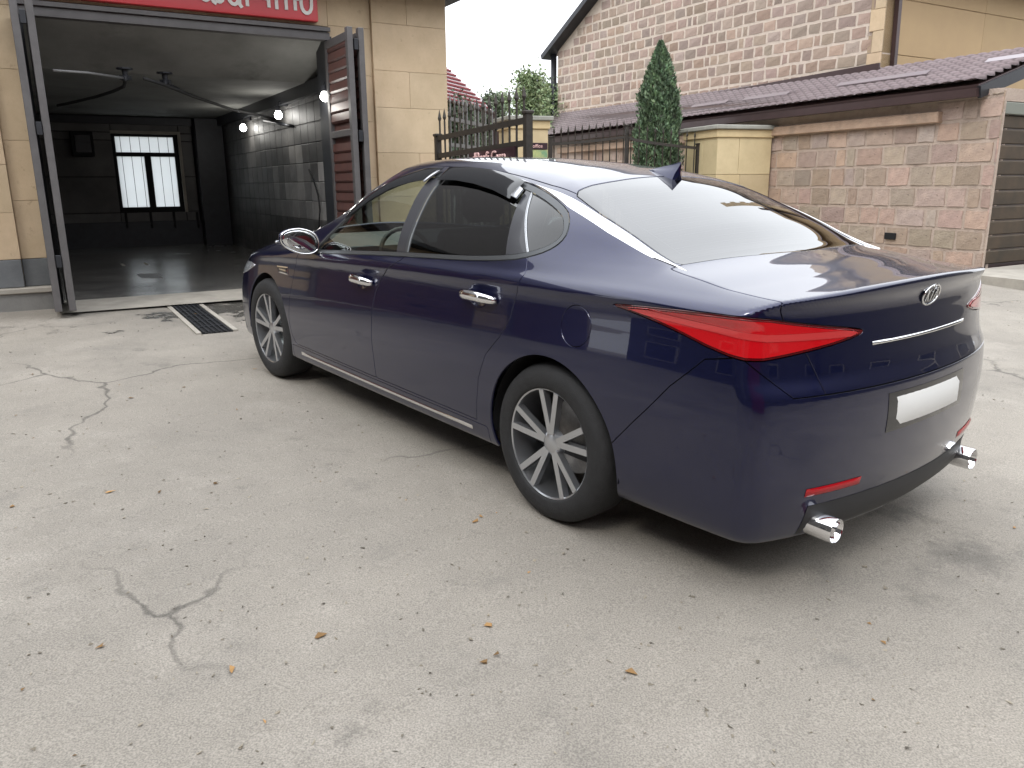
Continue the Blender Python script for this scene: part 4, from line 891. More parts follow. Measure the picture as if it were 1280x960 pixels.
for k, (u, lb_) in enumerate(((158, 'dark wall hook under the left edge of the bay window'), (189, 'dark wall hook under the middle of the bay window'), (218, 'dark wall hook under the right edge of the bay window'), (247, 'dark wall hook farthest right of the bay window'))):
    a, z_ = fp(u, 276, nb); tag(MB().box(-.02, .02, -.04, -.013, -.12, .16).tube([(0, -.03, -.10), (0, -.10, -.12), (0, -.11, -.05)], .012, 6).build('wall_hook', 'gap_dark'), lb_, 'hook', 'hooks below the bay window')
    o = bpy.context.scene.objects[[x.name for x in COL.objects if x.name.startswith('wall_hook')][-1]]; o.location = B0 + DV * a + NV * nb + np.array([0, 0, z_]); o.rotation_euler = (0, 0, AB)
hp = [wp(*q, SRI - .05) for q in ((386, 212), (392, 225), (398, 245), (400, 262), (399, 280), (398, 300))]
ho = tag(MB().tube([(B0 + DV * (SRI - .05) + NV * a + np.array([0, 0, b2]))[:] for a, b2 in hp], .011, 8).build('wash_hose', 'rubber', smooth=True), 'thin black hose hanging on the tiled bay wall', 'hose')
hp = [wp(*q, SRI - .04) for q in ((330, 150), (366, 158))]
tag(MB().tube([(B0 + DV * (SRI - .04) + NV * a + np.array([0, 0, b2]))[:] for a, b2 in hp], .02, 8).build('conduit_pipe', 'dark_steel', smooth=True), 'short dark pipe slanting on the bay wall below the middle lamp', 'pipe')
a, z_ = fp(514, 0, -.05); fl = empty('floodlight', B0 + DV * a - NV * .06 + np.array([0, 0, z_ + .10]), AB, 'dark floodlight on the beige pier at the top edge', 'floodlight')
MB().rbox(-.10, .10, -.16, -.08, -.11, .05, .01).build('lamp_case', 'dark_steel', fl); MB().box(-.02, .02, -.10, .02, .0, .12).build('bracket', 'dark_steel', fl)
# drain channel running out of the bay
d0 = ground(185, 345); d1 = ground(255, 402); dd = (d1 - d0); dd /= np.linalg.norm(dd); d2 = d0 + dd * 3.2
dr = empty('drain_channel', d0 + np.array([0, 0, .0]), math.atan2(dd[1], dd[0]), 'narrow drain with rusty metal grating running out of the wash bay', 'drain'); LN = 4.2
slope = (d1[2] - d0[2]) / np.linalg.norm(d1 - d0); dr.rotation_euler = (0, -math.atan(slope), math.atan2(dd[1], dd[0]))
MB().box(-1.5, LN, -.17, -.13, -.05, .012).box(-1.5, LN, .13, .17, -.05, .012).build('channel_edge', 'ledge_stone', dr); MB().box(-1.5, LN, -.13, .13, -.05, .004).build('channel_bed', 'gap_dark', dr)
gr = MB(); 
for k in range(6): gr.box(.55, LN, -.115 + k * .042, -.100 + k * .042, .0045, .016)
for x in np.arange(.6, LN, .3): gr.box(x, x + .03, -.12, .12, .0045, .014)
gr.build('grating', 'dark_steel', dr); MB().poly([(-.1, -.12, .014), (.42, -.12, .014), (.50, .12, .014), (-.05, .12, .014)], (0, 0, .008)).build('cover_plate', 'gutter_grey', dr)
# concrete sill across the bay mouth
tag(mesh_obj('threshold', [tuple(B0 + DV * a + NV * b_ + np.array([0, 0, c_])) for a, b_, c_ in ((-.05, -.55, .006), (S1 + .3, -.55, .006), (S1 + .3, .15, .035), (-.05, .15, .035))], [(0, 1, 2, 3)], 'ledge_stone'), kind='structure')
# ================================================================== GARAGE (right)
AW = R(114.0); ZG = .20
RG = on_z(1228, 333, ZG); WV = np.array([math.cos(AW), math.sin(AW), 0])
def gw(u, v, off=0.0):
    n = np.array([-math.sin(AW), math.cos(AW), 0]); p = on_plane(RG + n * off, AW, u, v) - RG; return float(p @ WV), float(p[2])
gar = empty('garage', RG, AW - math.pi, label='low pink tuff garage with tiled lean-to roof and brown sectional door', cat='garage')
# local x runs towards the camera end: x = -distance ; outward side is -y
LW = min(gw(700, 200)[0], 15.0); ZE = gw(1243, 122)[1]; print('garage len', LW, 'eave', ZE, 'RG', RG, 'at955', gw(955, 200))
Mg = Matrix.Identity(4); 
core = MB().box(-LW - .5, -.13, .006, .3, -.5, ZE + .12).box(-.129, -.004, .008, .040, -.5, ZE + .11); core.build('wall_core', 'mortar_near', gar)
zl0 = gw(1182, 153)[1]; zl1 = gw(1182, 139)[1]; xe = -gw(1178, 150)[0]
def rng(x, z): return abs(x) + abs(z - 1.4) * .6
n1 = masonry(gar, 'tuff_block', Matrix.Translation((0, .03, 0)), (-LW, 0, -.1, ZE + .08), .300, .42, .034, .040, 'tuff_near', lambda x, z, w_, h_: not (x < xe and zl0 - .12 < z < zl1 + .10), rng, 200, rough=.007, ch=.009, lo=.80, hi=1.20, hue=.08, hj=.06)
MB().rbox(-LW, xe, -.10, .03, zl0, zl1, .012).build('string_course', 'tuff_near', gar, tint=(1.10, 1.02, .92))
# front of the garage: corner pier, lintel, sectional door
AF = AB - (AW - math.pi); Mf = Matrix.Rotation(AF, 4, 'Z')
gl_ = MB().box(0.01, .045, .035, .075, -.3, ZE); o = gl_.build('corner_pier', 'mortar_near', gar); o.matrix_local = Mf
z = -.1; k = 0
while z < ZE:
    hgt_ = .305; V, Fc = block_mesh(.05, hgt_ - .03, .02, .004, .004); o = mesh_obj('tuff_block', V, Fc, 'tuff_near', gar, tint=tinted(0, .8, 1.2, .1)); o.matrix_local = Mf @ Matrix.Translation((.025, .034, z + hgt_ / 2)); z += hgt_
FW = 3.6; zd1 = on_plane(RG, AB, 1256, 142)[2] - RG[2]; print('door top', zd1)
z = .0; k = 0
while z < zd1 - .03:
    z2 = min(z + .205, zd1); o = MB().poly([(.055, .10, z + .006), (.055, .085, z + .02), (.055, .080, z2 - .025), (.055, .10, z2 - .004)], (FW, 0, 0)).build('door_slat', 'slat_brown', gar, tint=tinted(0, .92, 1.08, .01)); o.matrix_local = Mf; z = z2
o = MB().box(.05, FW + .2, .102, .14, -.05, zd1).build('door_backing', 'dark_brown_metal', gar); o.matrix_local = Mf
o = MB().rbox(.055, FW + .5, .045, .14, zd1 + .003, zd1 + .16, .01).build('door_lintel', 'lintel_green', gar); o.matrix_local = Mf
o = MB().box(FW + .2, FW + 1.2, .05, .4, -.3, ZE + 1.5).box(.06, FW + 1.2, .055, .13, zd1 + .17, ZE + .12).build('front_wall', 'mortar_near', gar); o.matrix_local = Mf
# house plane (needed for the ridge of the lean-to roof)
rr = ray(1100, 88); rr = rr / math.hypot(rr[0], rr[1]); HG = C0 + rr * 16.3; AH = R(120.3); HV = np.array([math.cos(AH), math.sin(AH), 0]); HN = np.array([-HV[1], HV[0], 0])
def hp_(u, v, off=0.0): return on_plane(HG + HN * off, AH, u, v)
zr = hp_(1097, 91)[2]
E1 = on_plane(RG + np.array([-math.sin(AW), math.cos(AW), 0]) * .22, AW, 1219, 106); E2 = E1 + WV * (LW + 1.2)
H1 = hp_(1097, 91); H2 = hp_(702, 160); zH = (H1[2] + H2[2]) / 2; print('E1', E1, 'H1', H1, 'H2', H2)
fdir = DV; K1 = E1 + fdir * ((H1 - E1) @ np.array([HN[0], HN[1], 0])) / (fdir @ HN)      # where the rake meets the house plane line
K1 = np.array([K1[0], K1[1], H1[2]]); E1 = E1 - WV * .05; K2 = np.array([H2[0], H2[1], H1[2]]) + HV * .4; E2 = np.array([E2[0], E2[1], E1[2]])
def tile_sheet():
    nu, nv = 74 * 5, 11 * 4; V = []; Fc = []
    A_, B_, C_, D_ = E1, E2, K2, K1
    nrm = np.cross(B_ - A_, D_ - A_); nrm /= np.linalg.norm(nrm); nrm = nrm if nrm[2] > 0 else -nrm
    for i in range(nu + 1):
        for j in range(nv + 1):
            u = i / nu; v = j / nv; p = (A_ * (1 - u) + B_ * u) * (1 - v) + (D_ * (1 - u) + C_ * u) * v
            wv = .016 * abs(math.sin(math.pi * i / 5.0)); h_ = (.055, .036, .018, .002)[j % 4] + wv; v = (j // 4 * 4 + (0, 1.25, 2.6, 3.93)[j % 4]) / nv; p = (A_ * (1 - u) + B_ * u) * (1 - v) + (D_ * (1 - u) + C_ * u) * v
            V.append(p + nrm * (h_ + .02))
    for i in range(nu):
        for j in range(nv): a = i * (nv + 1) + j; Fc.append((a, a + nv + 1, a + nv + 2, a + 1))
    return V, Fc, nrm
V, Fc, RN = tile_sheet(); inv = lambda p: gar_m @ Vector(p)
gar_m = (Matrix.Translation(Vector(RG)) @ Matrix.Rotation(AW - math.pi, 4, 'Z')).inverted()
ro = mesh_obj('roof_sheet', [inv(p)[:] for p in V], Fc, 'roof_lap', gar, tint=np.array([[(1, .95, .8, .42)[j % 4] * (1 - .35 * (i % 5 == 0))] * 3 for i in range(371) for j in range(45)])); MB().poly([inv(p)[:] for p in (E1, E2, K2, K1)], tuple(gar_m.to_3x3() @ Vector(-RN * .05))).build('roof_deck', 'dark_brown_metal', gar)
gt = MB(); gt.bar(inv(E1 - RN * .07 + np.array([0, 0, -.03]))[:], inv(E2 - RN * .07 + np.array([0, 0, -.03]))[:], .10, .11); gt.build('gutter', 'dark_brown_metal', gar)
MB().bar(inv(E1 - RN * .10)[:], inv(K1 - RN * .10)[:], .05, .16).build('rake_board', 'dark_steel', gar)
for (u0, u1, v) in ((.42, .50, .36), (.30, .385, .36), (.10, .225, .42), (-.01, .045, .55), (.56, .66, .36)):
    g1 = (E1 * (1 - u0) + E2 * u0) * (1 - v) + (K1 * (1 - u0) + K2 * u0) * v; g2 = (E1 * (1 - u1) + E2 * u1) * (1 - v) + (K1 * (1 - u1) + K2 * u1) * v
    up_ = (K1 - E1) / np.linalg.norm(K1 - E1)
    MB().poly([inv(q)[:] for q in (g1 + RN * .085, g2 + RN * .085, g2 + RN * .115 + up_ * .12, g1 + RN * .115 + up_ * .12)], tuple(gar_m.to_3x3() @ Vector(RN * .008))).build('snow_guard', 'snow_guard', gar)
# small dark vent in the wall
a, z_ = gw(1114, 295); MB().rbox(-a - .10, -a + .10, -.04, .02, z_ - .05, z_ + .05, .006).build('wall_vent', 'gap_dark', gar)
# ================================================================== STONE HOUSE with gable
hs_ = empty('stone_house', HG, AH - math.pi, label='tall pink stone block house with a dark verge board and tan front wall', cat='house')
hm = (Matrix.Translation(Vector(HG)) @ Matrix.Rotation(AH - math.pi, 4, 'Z')).inverted(); hl_ = lambda p: (hm @ Vector(p))
a = hl_(hp_(697, 100)); LH = -a.x; ev = hl_(hp_(699, 62)).z; sl = hl_(hp_(745, 2)); slope_h = (sl.z - ev) / (sl.x + LH); zf = hl_(hp_(1097, 82)).z
pk = ev + slope_h * LH / 2; zfl = hl_(hp_(705, 153)).z
topz = ev + slope_h * LH * .42
zg0 = -HG[2] - .3
cr_ = MB(); cr_.poly([(-LH, .005, zg0), (0, .005, zg0), (0, .005, ev), (-LH / 2, .005, pk), (-LH, .005, ev)], (0, .25, 0)); cr_.build('gable_core', 'mortar', hs_)
keep = lambda x, z, w_, h_: z + h_ / 2 < ev - .05 + slope_h * min(x - w_ / 2 + LH, -(x + w_ / 2)) or False
topv = lambda x: 1e9
n2 = masonry(hs_, 'stone_block', Matrix.Translation((0, .03, 0)), (-LH, -.20, min(zf, zfl) - .12, topz), .228, .33, .038, .034, 'tuff_pink', lambda x, z, w_, h_: z + h_ / 2 < ev + slope_h * min(x - w_ / 2 + LH, -(x + w_ / 2)), lambda x, z: abs(x) + abs(z - zf) * 1.2, 290, rough=.008, ch=.008, lo=.78, hi=1.22, hue=.07)
for k in range(14): slab(hs_, 'quoin', -.20 - (.08 if k % 2 else 0), 0, zf - .5 + k * .36 + .003, zf - .5 + (k + 1) * .36 - .003, .03, .06, 'beige_stone', tinted(0, .95, 1.1, .02))
AF2 = AB - (AH - math.pi); Mh = Matrix.Rotation(AF2, 4, 'Z')
o = MB().box(.0, 9, .03, .3, zg0, ev + .5).build('front_wall_core', 'joint', hs_); o.matrix_local = Mh
for j, (z0_, z1_) in enumerate(((zf - 1.2, zf + .2), (zf + .2, hl_(on_plane(HG, AB, 1135, 0)).z), (hl_(on_plane(HG, AB, 1135, 0)).z, ev + .5))):
    x = 0.0
    while x < 9: slab(hs_, 'front_slab', x + .001, x + 3 - .001, z0_ + .004, z1_ - .004, .03, .03, 'house_plaster', tinted(0, .97, 1.03, .01), M_=Mh); x += 3
MB().bar((-LH - .1, -.05, zf - .04 + (zfl - zf) * 1.0), (.02, -.05, zf - .04), .04, .15).build('flashing', 'dark_brown_metal', hs_)
vb = MB(); vb.bar((-LH - .38, -.14, ev - .38 * slope_h + .03), (-LH / 2, -.14, pk + .06), .36, .13); vb.bar((-LH / 2, -.14, pk + .06), (.4, -.14, ev - .38 * slope_h + .03), .36, .13); vb.build('verge_board', 'dark_steel', hs_)
MB().poly([(-LH - .45, -.2, ev - .40 * slope_h + .12), (-LH / 2, -.2, pk + .14), (.45, -.2, ev - .40 * slope_h + .12), (.45, -.2, ev - .40 * slope_h + .18), (-LH / 2, -.2, pk + .20), (-LH - .45, -.2, ev - .40 * slope_h + .18)], (0, 8, 0)).build('roof', 'roof_tile', hs_)
p0 = hl_(hp_(697, 62)); p1 = hl_(hp_(702, 150)); MB().tube([(-LH - .17, -.02, p0.z), (-LH - .17, -.02, p1.z), (-LH - .08, -.12, p1.z - .18), (-LH + .12, -.30, p1.z - .26)], .085, 10).build('downpipe', 'dark_steel', hs_, smooth=True)
q0 = hl_(on_plane(HG, AB, 1117, 0)); q1 = hl_(on_plane(HG, AB, 1112, 84)); dn = np.array([math.sin(AF2), -math.cos(AF2)])
P = [(q0.x + dn[0] * .07, q0.y + dn[1] * .07, q0.z + 1.5), (q1.x + dn[0] * .07, q1.y + dn[1] * .07, q1.z), (q1.x + dn[0] * .14 - .10, q1.y + dn[1] * .14 - .04, q1.z - .10)]
MB().bar(P[0], P[1], .085, .085).bar(P[1], P[2], .085, .085).build('downpipe', 'dark_brown_metal', hs_)
# ================================================================== GATE PILLARS
def pillar(cx, cy, hgt_, w_, rot, lbl, rows=3):
    zb = float(gz(cx, cy)); e = empty('gate_pillar', (cx, cy, zb), rot, lbl, 'pillar'); MB().box(-w_ / 2 + .02, w_ / 2 - .02, -w_ / 2 + .02, w_ / 2 - .02, -.3, hgt_).build('pillar_core', 'joint', e)
    hh = (hgt_ - .16) / rows
    for r_ in range(rows):
        for k in range(4):
            sp = random.uniform(-.12, .12) * w_ * (1 if r_ % 2 else -1)
            for (a, b2) in ((-w_ / 2, sp), (sp, w_ / 2)):
                o = MB().rbox(a + .003, b2 - .003, -w_ / 2, -w_ / 2 + .03, r_ * hh + .003, (r_ + 1) * hh - .003, .005).build('cladding_stone', 'pillar_stone', e, tint=tinted(0, .85, 1.12, .03)); o.rotation_euler = (0, 0, k * math.pi / 2)
    MB().rbox(-w_ / 2 - .03, w_ / 2 + .03, -w_ / 2 - .03, w_ / 2 + .03, hgt_ - .16, hgt_ - .02, .012).build('pillar_collar', 'pillar_stone', e, tint=(1.08, 1.05, 1.0))
    MB().rbox(-w_ / 2 - .08, w_ / 2 + .08, -w_ / 2 - .08, w_ / 2 + .08, hgt_ - .02, hgt_ + .055, .012).build('pillar_cap', 'cap_stone', e); return e
nW = np.array([-math.sin(AW), math.cos(AW), 0]); a955 = gw(955, 200)[0]
pr_ = RG + WV * (a955 + .28) + nW * .28; azc = ray(908, 200); azc = azc / math.hypot(azc[0], azc[1]); rP = math.hypot(pr_[0], pr_[1]) - .1
PR = azc * rP; ztop = CAMH + ray(908, 163)[2] / math.hypot(*ray(908, 163)[:2]) * rP; wR = 95 / FPX * rP * .74; print('pillar R', PR, rP, ztop, wR)
pillar(PR[0], PR[1], ztop - float(gz(PR[0], PR[1])), wR, R(18), 'pale yellow stone gate pillar with grey cap beside the pink garage wall')
azl = ray(654, 200); azl = azl / math.hypot(azl[0], azl[1]); rL = 14.6; PL = azl * rL; ztl = CAMH + ray(654, 151)[2] / math.hypot(*ray(654, 151)[:2]) * rL; wL = 58 / FPX * rL * .80
pillar(PL[0], PL[1], ztl - float(gz(PL[0], PL[1])), wL, R(18), 'pale stone gate pillar seen behind the open iron gate leaf')
# ================================================================== IRON GATES
def spear(mb, x, z0, z1, r_=.011, y=0):
    mb.tube([(x, y, z0), (x, y, z1)], r_, 5); mb.tube([(x, y, z1), (x, y, z1 + .035), (x, y, z1 + .13)], [.008, .022, .001], 5)
def gate_leaf(A, B, topf, z0, n, lbl, grp, rails=(.62,), stile=True, stile_h=None, bar_r=.011, rail_h=.05):
    """leaf from A (x,y) to B; topf(t): height of the top rail above A ground; bars are parts"""
    A = np.array(A, float); B = np.array(B, float); L = np.linalg.norm(B - A); rot = math.atan2(B[1] - A[1], B[0] - A[0]); zb = float(gz(*A))
    e = empty('gate_leaf', (A[0], A[1], zb), rot, lbl, 'gate leaf', grp)
    P = [(L * t, 0, topf(t)) for t in np.linspace(0, 1, 13)]
    r1 = MB(); [r1.bar(P[i], P[i + 1], .04, rail_h) for i in range(12)]; r1.build('top_rail', 'fence_iron', e)
    for d_ in rails: r2 = MB(); [r2.bar((p[0], 0, p[2] - d_), (q[0], 0, q[2] - d_), .04, rail_h) for p, q in zip(P[:-1], P[1:])]; r2.build('rail', 'fence_iron', e)
    MB().bar((0, 0, z0 + .05), (L, 0, z0 + .05), .04, .05).build('bottom_rail', 'fence_iron', e)
    for k in range(n):
        t = (k + .5) / n; mb = MB(); spear(mb, L * t, z0, topf(t) + .17, bar_r); mb.build('bar', 'fence_iron', e)
    if stile:
        for x, t in ((0, 0), (L, 1)):
            hh = stile_h[t] if stile_h else topf(t) + .1
            MB().box(x - .032, x + .032, -.032, .032, z0, hh).rbox(x - .045, x + .045, -.045, .045, hh, hh + .03, .008).build('stile', 'fence_iron', e)
    return e, L
def rowz(u, v, r_): q = ray(u, v); return CAMH + q[2] / math.hypot(q[0], q[1]) * r_
def azp(u, r_): q = ray(u, 200); k = math.hypot(q[0], q[1]); return (q[0] / k * r_, q[1] / k * r_)
# closed double gate between the pillars
gL = azp(688, 14.7); gR = azp(872, rP - .25); mid = ((gL[0] + gR[0]) * .5, (gL[1] + gR[1]) * .5)
tt = (azp(783, 14.6)); 
def xsect(u, A, B):
    q = ray(u, 200); k = q[0] / q[1]; A = np.array(A); B = np.array(B); t = (k * A[1] - A[0]) / ((B[0] - A[0]) - k * (B[1] - A[1])); return tuple(A + (B - A) * t)
MD = xsect(783, gL, gR); rM = math.hypot(*MD)
zA, zM, zB2 = rowz(688, 180, 14.7), rowz(783, 171, rM), rowz(870, 186, rP)
gate_leaf(gL, MD, lambda t: zA + (zM - zA) * t ** 1.4 - float(gz(*gL)), .12, 11, 'closed iron gate leaf left of the middle stile, behind the car roof', 'spiked iron gate leaves', stile_h=(zA + .1 - float(gz(*gL)), rowz(783, 158, rM) - float(gz(*gL))))
gate_leaf(MD, gR, lambda t: zM + (zB2 - zM) * (t ** .6) - float(gz(*MD)), .12, 9, 'closed iron gate leaf right of the middle stile, below the thuja', 'spiked iron gate leaves', stile_h=(rowz(783, 158, rM) - float(gz(*MD)), zB2 + .06 - float(gz(*MD))))
# open leaf beside the car wash pier
oA = azp(660, 7.25); oB = azp(548, 9.3); zoA = rowz(658, 150, 7.25) - float(gz(*oA)); zoB = rowz(548, 173, 9.3) - float(gz(*oA))
ol, oL = gate_leaf(oA, oB, lambda t: zoA + (zoB - zoA) * t, .12, 15, 'open iron gate leaf with spear tips carrying a dark sign, beside the beige pier', 'spiked iron gate leaves', rails=(.19,), stile_h=(zoA + .05, zoB + .02))
fA = azp(556, 11.5); fB = azp(622, 13.8)
fe = empty('iron_fence', (fA[0], fA[1], float(gz(*fA))), math.atan2(fB[1] - fA[1], fB[0] - fA[0]), 'grey iron railing farther back behind the open gate leaf', 'fence'); Lf = math.hypot(fB[0] - fA[0], fB[1] - fA[1])
zt_ = rowz(580, 172, 12.3); MB().bar((0, 0, zt_), (Lf, 0, zt_), .04, .05).bar((0, 0, zt_ - .35), (Lf, 0, zt_ - .35), .04, .05).build('rail', 'gutter_grey', fe)
for k in range(14): mb = MB(); spear(mb, Lf * (k + .5) / 14, .1, zt_ + .2, .014); mb.build('bar', 'gutter_grey', fe)
# dark sign hung on the open leaf
sgn = empty('gym_sign', ol.location, ol.rotation_euler.z, 'dark sign with pale outlined lettering hung on the open gate leaf', 'sign')
xs0 = np.linalg.norm(np.array(xsect(649, oA, oB)) - np.array(oA)); xs1 = np.linalg.norm(np.array(xsect(592, oA, oB)) - np.array(oA)); zs_t = zoA - .212
MB().poly([(xs0, .03, zs_t - .50), (xs1, .03, zs_t - .56), (xs1, .03, zs_t + (zoB - zoA) * .55 * 0 - .02), (xs0, .03, zs_t)], (0, .02, 0)).build('sign_panel', 'sign_dark', sgn)
text_mesh('sign_lettering', 'dProfi Gym', .150, .006, 'letter_pink', sgn, ((xs0 + xs1) / 2 + .02, .062, zs_t - .082), (R(90), 0, R(180)), bold=.0, sx=1.12)['kind'] = 'stuff'
psg = empty('notice_board', (PL[0], PL[1], float(gz(PL[0], PL[1]))), R(18), 'small dark notice above a green poster on the far gate pillar', 'notice')
zz = rowz(675, 184, rL) - float(gz(PL[0], PL[1])); MB().rbox(-.05, wL / 2 - .02, -wL / 2 - .03, -wL / 2 - .004, zz - .05, zz + .06, .003).build('notice_panel', 'sign_dark', psg); MB().rbox(-.05, wL / 2 - .02, -wL / 2 - .028, -wL / 2 - .004, zz - .50, zz - .06, .003).build('poster', 'green_poster', psg)
text_mesh('notice_lettering', 'office', .085, .004, 'letter_pink', psg, ((wL / 2 - .07) / 2, -wL / 2 - .034, zz + .005), (R(90), 0, 0))['kind'] = 'stuff'
# ================================================================== TREES
def leaves(C, size, n_per=1, up=None, col=(1, 1, 1), var=.35, asp=.5):
    """leaf-sized quads (as two-sided rhombs) centred on the rows of C"""
    n = len(C); a = RNG.normal(size=(n, 3)); 
    if up is not None: a = a * .45 + up
    a /= np.linalg.norm(a, axis=1, keepdims=True); b = np.cross(a, RNG.normal(size=(n, 3))); b /= np.linalg.norm(b, axis=1, keepdims=True)
    s = size * RNG.uniform(.6, 1.3, (n, 1)); V = np.stack([C - a * s, C + b * s * asp, C + a * s, C - b * s * asp], 1).reshape(-1, 3)
    Fc = np.arange(4 * n).reshape(n, 4); k = RNG.uniform(1 - var, 1 + var, (n, 1)); T = np.repeat(np.array(col)[None] * k * (1 + RNG.normal(size=(n, 3)) * .05), 4, axis=0); return V, Fc, np.clip(T, .1, 3)
def thuja(x, y, h_, w_, lbl):
    zb = float(gz(x, y)); e = empty('thuja_tree', (x, y, zb), 0, lbl, 'tree'); n = 22000
    t = RNG.uniform(0, 1, n) ** .8; ph = RNG.uniform(0, 2 * math.pi, n)
    prof = np.interp(t, [0, .05, .2, .55, .74, .87, .95, 1.0], [.50, .85, 1.0, .94, .78, .48, .24, .04]) * w_ / 2
    lump = 1 + .10 * np.sin(ph * 3 + t * 23) + .10 * np.sin(ph * 5 - t * 37) + .13 * RNG.normal(size=n); rr_ = prof * np.clip(lump, .5, 1.3) * RNG.uniform(.55, 1.0, n) ** .35
    C = np.stack([rr_ * np.cos(ph), rr_ * np.sin(ph), .15 + t * (h_ - .18)], 1); up = np.stack([np.cos(ph) * .45, np.sin(ph) * .45, np.ones(n)], 1)
    V, Fc, T = leaves(C, .042, up=up, var=.45, asp=.38); clump = 1 + .45 * np.sin(ph * 6 + t * 60) * np.sin(t * 41 + ph * 2); T *= np.repeat(clump, 4)[:, None]
    mesh_obj('crown', V, Fc, 'leaf_thuja', e, tint=T); MB().tube([(0, 0, -.1), (0, 0, h_ * .5), (0, 0, h_ * .92)], [.07, .05, .01], 8).build('trunk', 'bark', e)
rT = rM + 1.1; tx = azp(821, rT); thuja(tx[0], tx[1], rowz(821, 50, rT) - float(gz(*tx)), 50 / FPX * rT * 1.02, 'slender dark green thuja behind the gate in front of the stone house')
def tree(x, y, h_, w_, lbl, col, n=5000, seed=0, cw=None):
    zb = float(gz(x, y)); e = empty('leafy_tree', (x, y, zb), 0, lbl, 'tree', 'trees beyond the gates'); br = MB(); br.tube([(0, 0, -.2), (.05, 0, h_ * .35), (-.04, .05, h_ * .7), (0, 0, h_ * .97)], [.10, .085, .05, .01], 7); C = []
    for k in range(26):
        t = RNG.uniform(.25, .97); ph = RNG.uniform(0, 6.28); ln = w_ / 2 * (1.0 - t * .8) * RNG.uniform(.5, 1.1); s = np.array([0, 0, h_ * t]); q = s + np.array([math.cos(ph) * ln, math.sin(ph) * ln, ln * RNG.uniform(1.0, 2.2)])
        q[2] = min(q[2], h_ * 1.02); br.tube([tuple(s), tuple((s + q) / 2 + np.array([0, 0, -.04])), tuple(q)], [.03, .02, .006], 5)
        for m_ in range(n // 10): u = RNG.uniform(.25, 1.05); C.append(s + (q - s) * u + RNG.normal(size=3) * (.07 + .13 * u) * w_ / 3)
    for m_ in range(n // 3): z_ = h_ * RNG.uniform(.45, 1.02); C.append(np.array([0, 0, z_]) + RNG.normal(size=3) * [.10 * w_ * (1.25 - z_ / h_), .10 * w_ * (1.25 - z_ / h_), .1])
    V, Fc, T = leaves(np.array(C), .045, var=.45, col=np.array(col) * np.array([2.1, 2.0, 2.3]), asp=.55); mesh_obj('crown', V, Fc, 'leaf', e, tint=T); br.build('trunk', 'bark', e)
for k, (u, v, r_, wd, col, lb_, n) in enumerate(((571, 128, 17, 1.5, (.55, .65, .6), 'dark bush-like tree hard against the beige pier below the red roof', 3500), (594, 138, 24, 2.4, (1.5, 1.45, 1.2), 'pale leafy tree seen below the red roof behind the railing', 3000), (613, 128, 19, 1.5, (.7, .75, .7), 'dark narrow tree at the tip of the red roof', 2600), (630, 124, 26, 2.0, (1.6, 1.65, 1.25), 'pale green tree right of the red roof', 3200),
        (661, 98, 21, 1.8, (1.05, 1.15, .85), 'tallest tree, behind the black gate stile', 3200), (684, 112, 24, 2.2, (1.1, 1.25, .9), 'bushy tree just left of the house downpipe', 3600), (701, 108, 30, 2.0, (.8, .9, .7), 'tree half hidden behind the house downpipe', 2200))):
    x, y = azp(u, r_); tree(x, y, rowz(u, v, r_) - float(gz(x, y)), wd, lb_, col, n)
# ================================================================== RED ROOFED CANOPY beyond the pier
rC = 17.5; ca = np.array([*azp(540, rC), rowz(540, 62, rC)]); cb = np.array([*azp(616, rC), rowz(616, 138, rC)]); cc_ = np.array([*azp(560, rC - 1.8), rowz(560, 123, rC - 1.8)]); cdd = np.array([*azp(520, rC - 1.9), rowz(520, 116, rC - 1.9)])
pn_ = np.cross(cb - ca, cdd - ca); rc_ = ray(560, 123); cc_ = C0 + rc_ * (((ca - C0) @ pn_) / (rc_ @ pn_))
can = empty('garden_pavilion', (cb[0], cb[1], float(gz(cb[0], cb[1]))), 0, 'small pavilion with a red and white ribbed roof behind the beige pier', 'pavilion'); ivc = lambda p: tuple(np.array(p) - np.array(can.location))
MB().poly([ivc(ca), ivc(cb), ivc(cc_), ivc(cdd)], (0, 0, -.04)).build('roof', 'pale_roof', can)
for k in range(13):
    t = (k + .5) / 13; p = cdd + (ca - cdd) * t; q = cb + (ca - cb) * t
    toc = np.array([-p[0], -p[1], CAMH - p[2]]); toc = toc / np.linalg.norm(toc) * .05; MB().bar(ivc(p + toc), ivc(q + toc), .024, .03).build('roof_rib', 'red_roof', can)
arcP = [ivc(cc_ + [0, 0, -.03]), ivc(cc_ + (cb - cc_) * .5 + [0, 0, -.03]), ivc(cb + [0, 0, -.06]), ivc(cb + [.06, 0, -.30]), ivc(cb + [.08, 0, -1.2]), ivc([cb[0] + .08, cb[1], float(gz(cb[0], cb[1]))])]
MB().tube(arcP, [.05, .05, .06, .07, .07, .07], 8).build('post', 'dark_brown_metal', can, smooth=True); MB().tube([ivc(cdd + [0, 0, -.05]), ivc([cdd[0], cdd[1], 0])], .06, 8).build('post', 'dark_brown_metal', can)
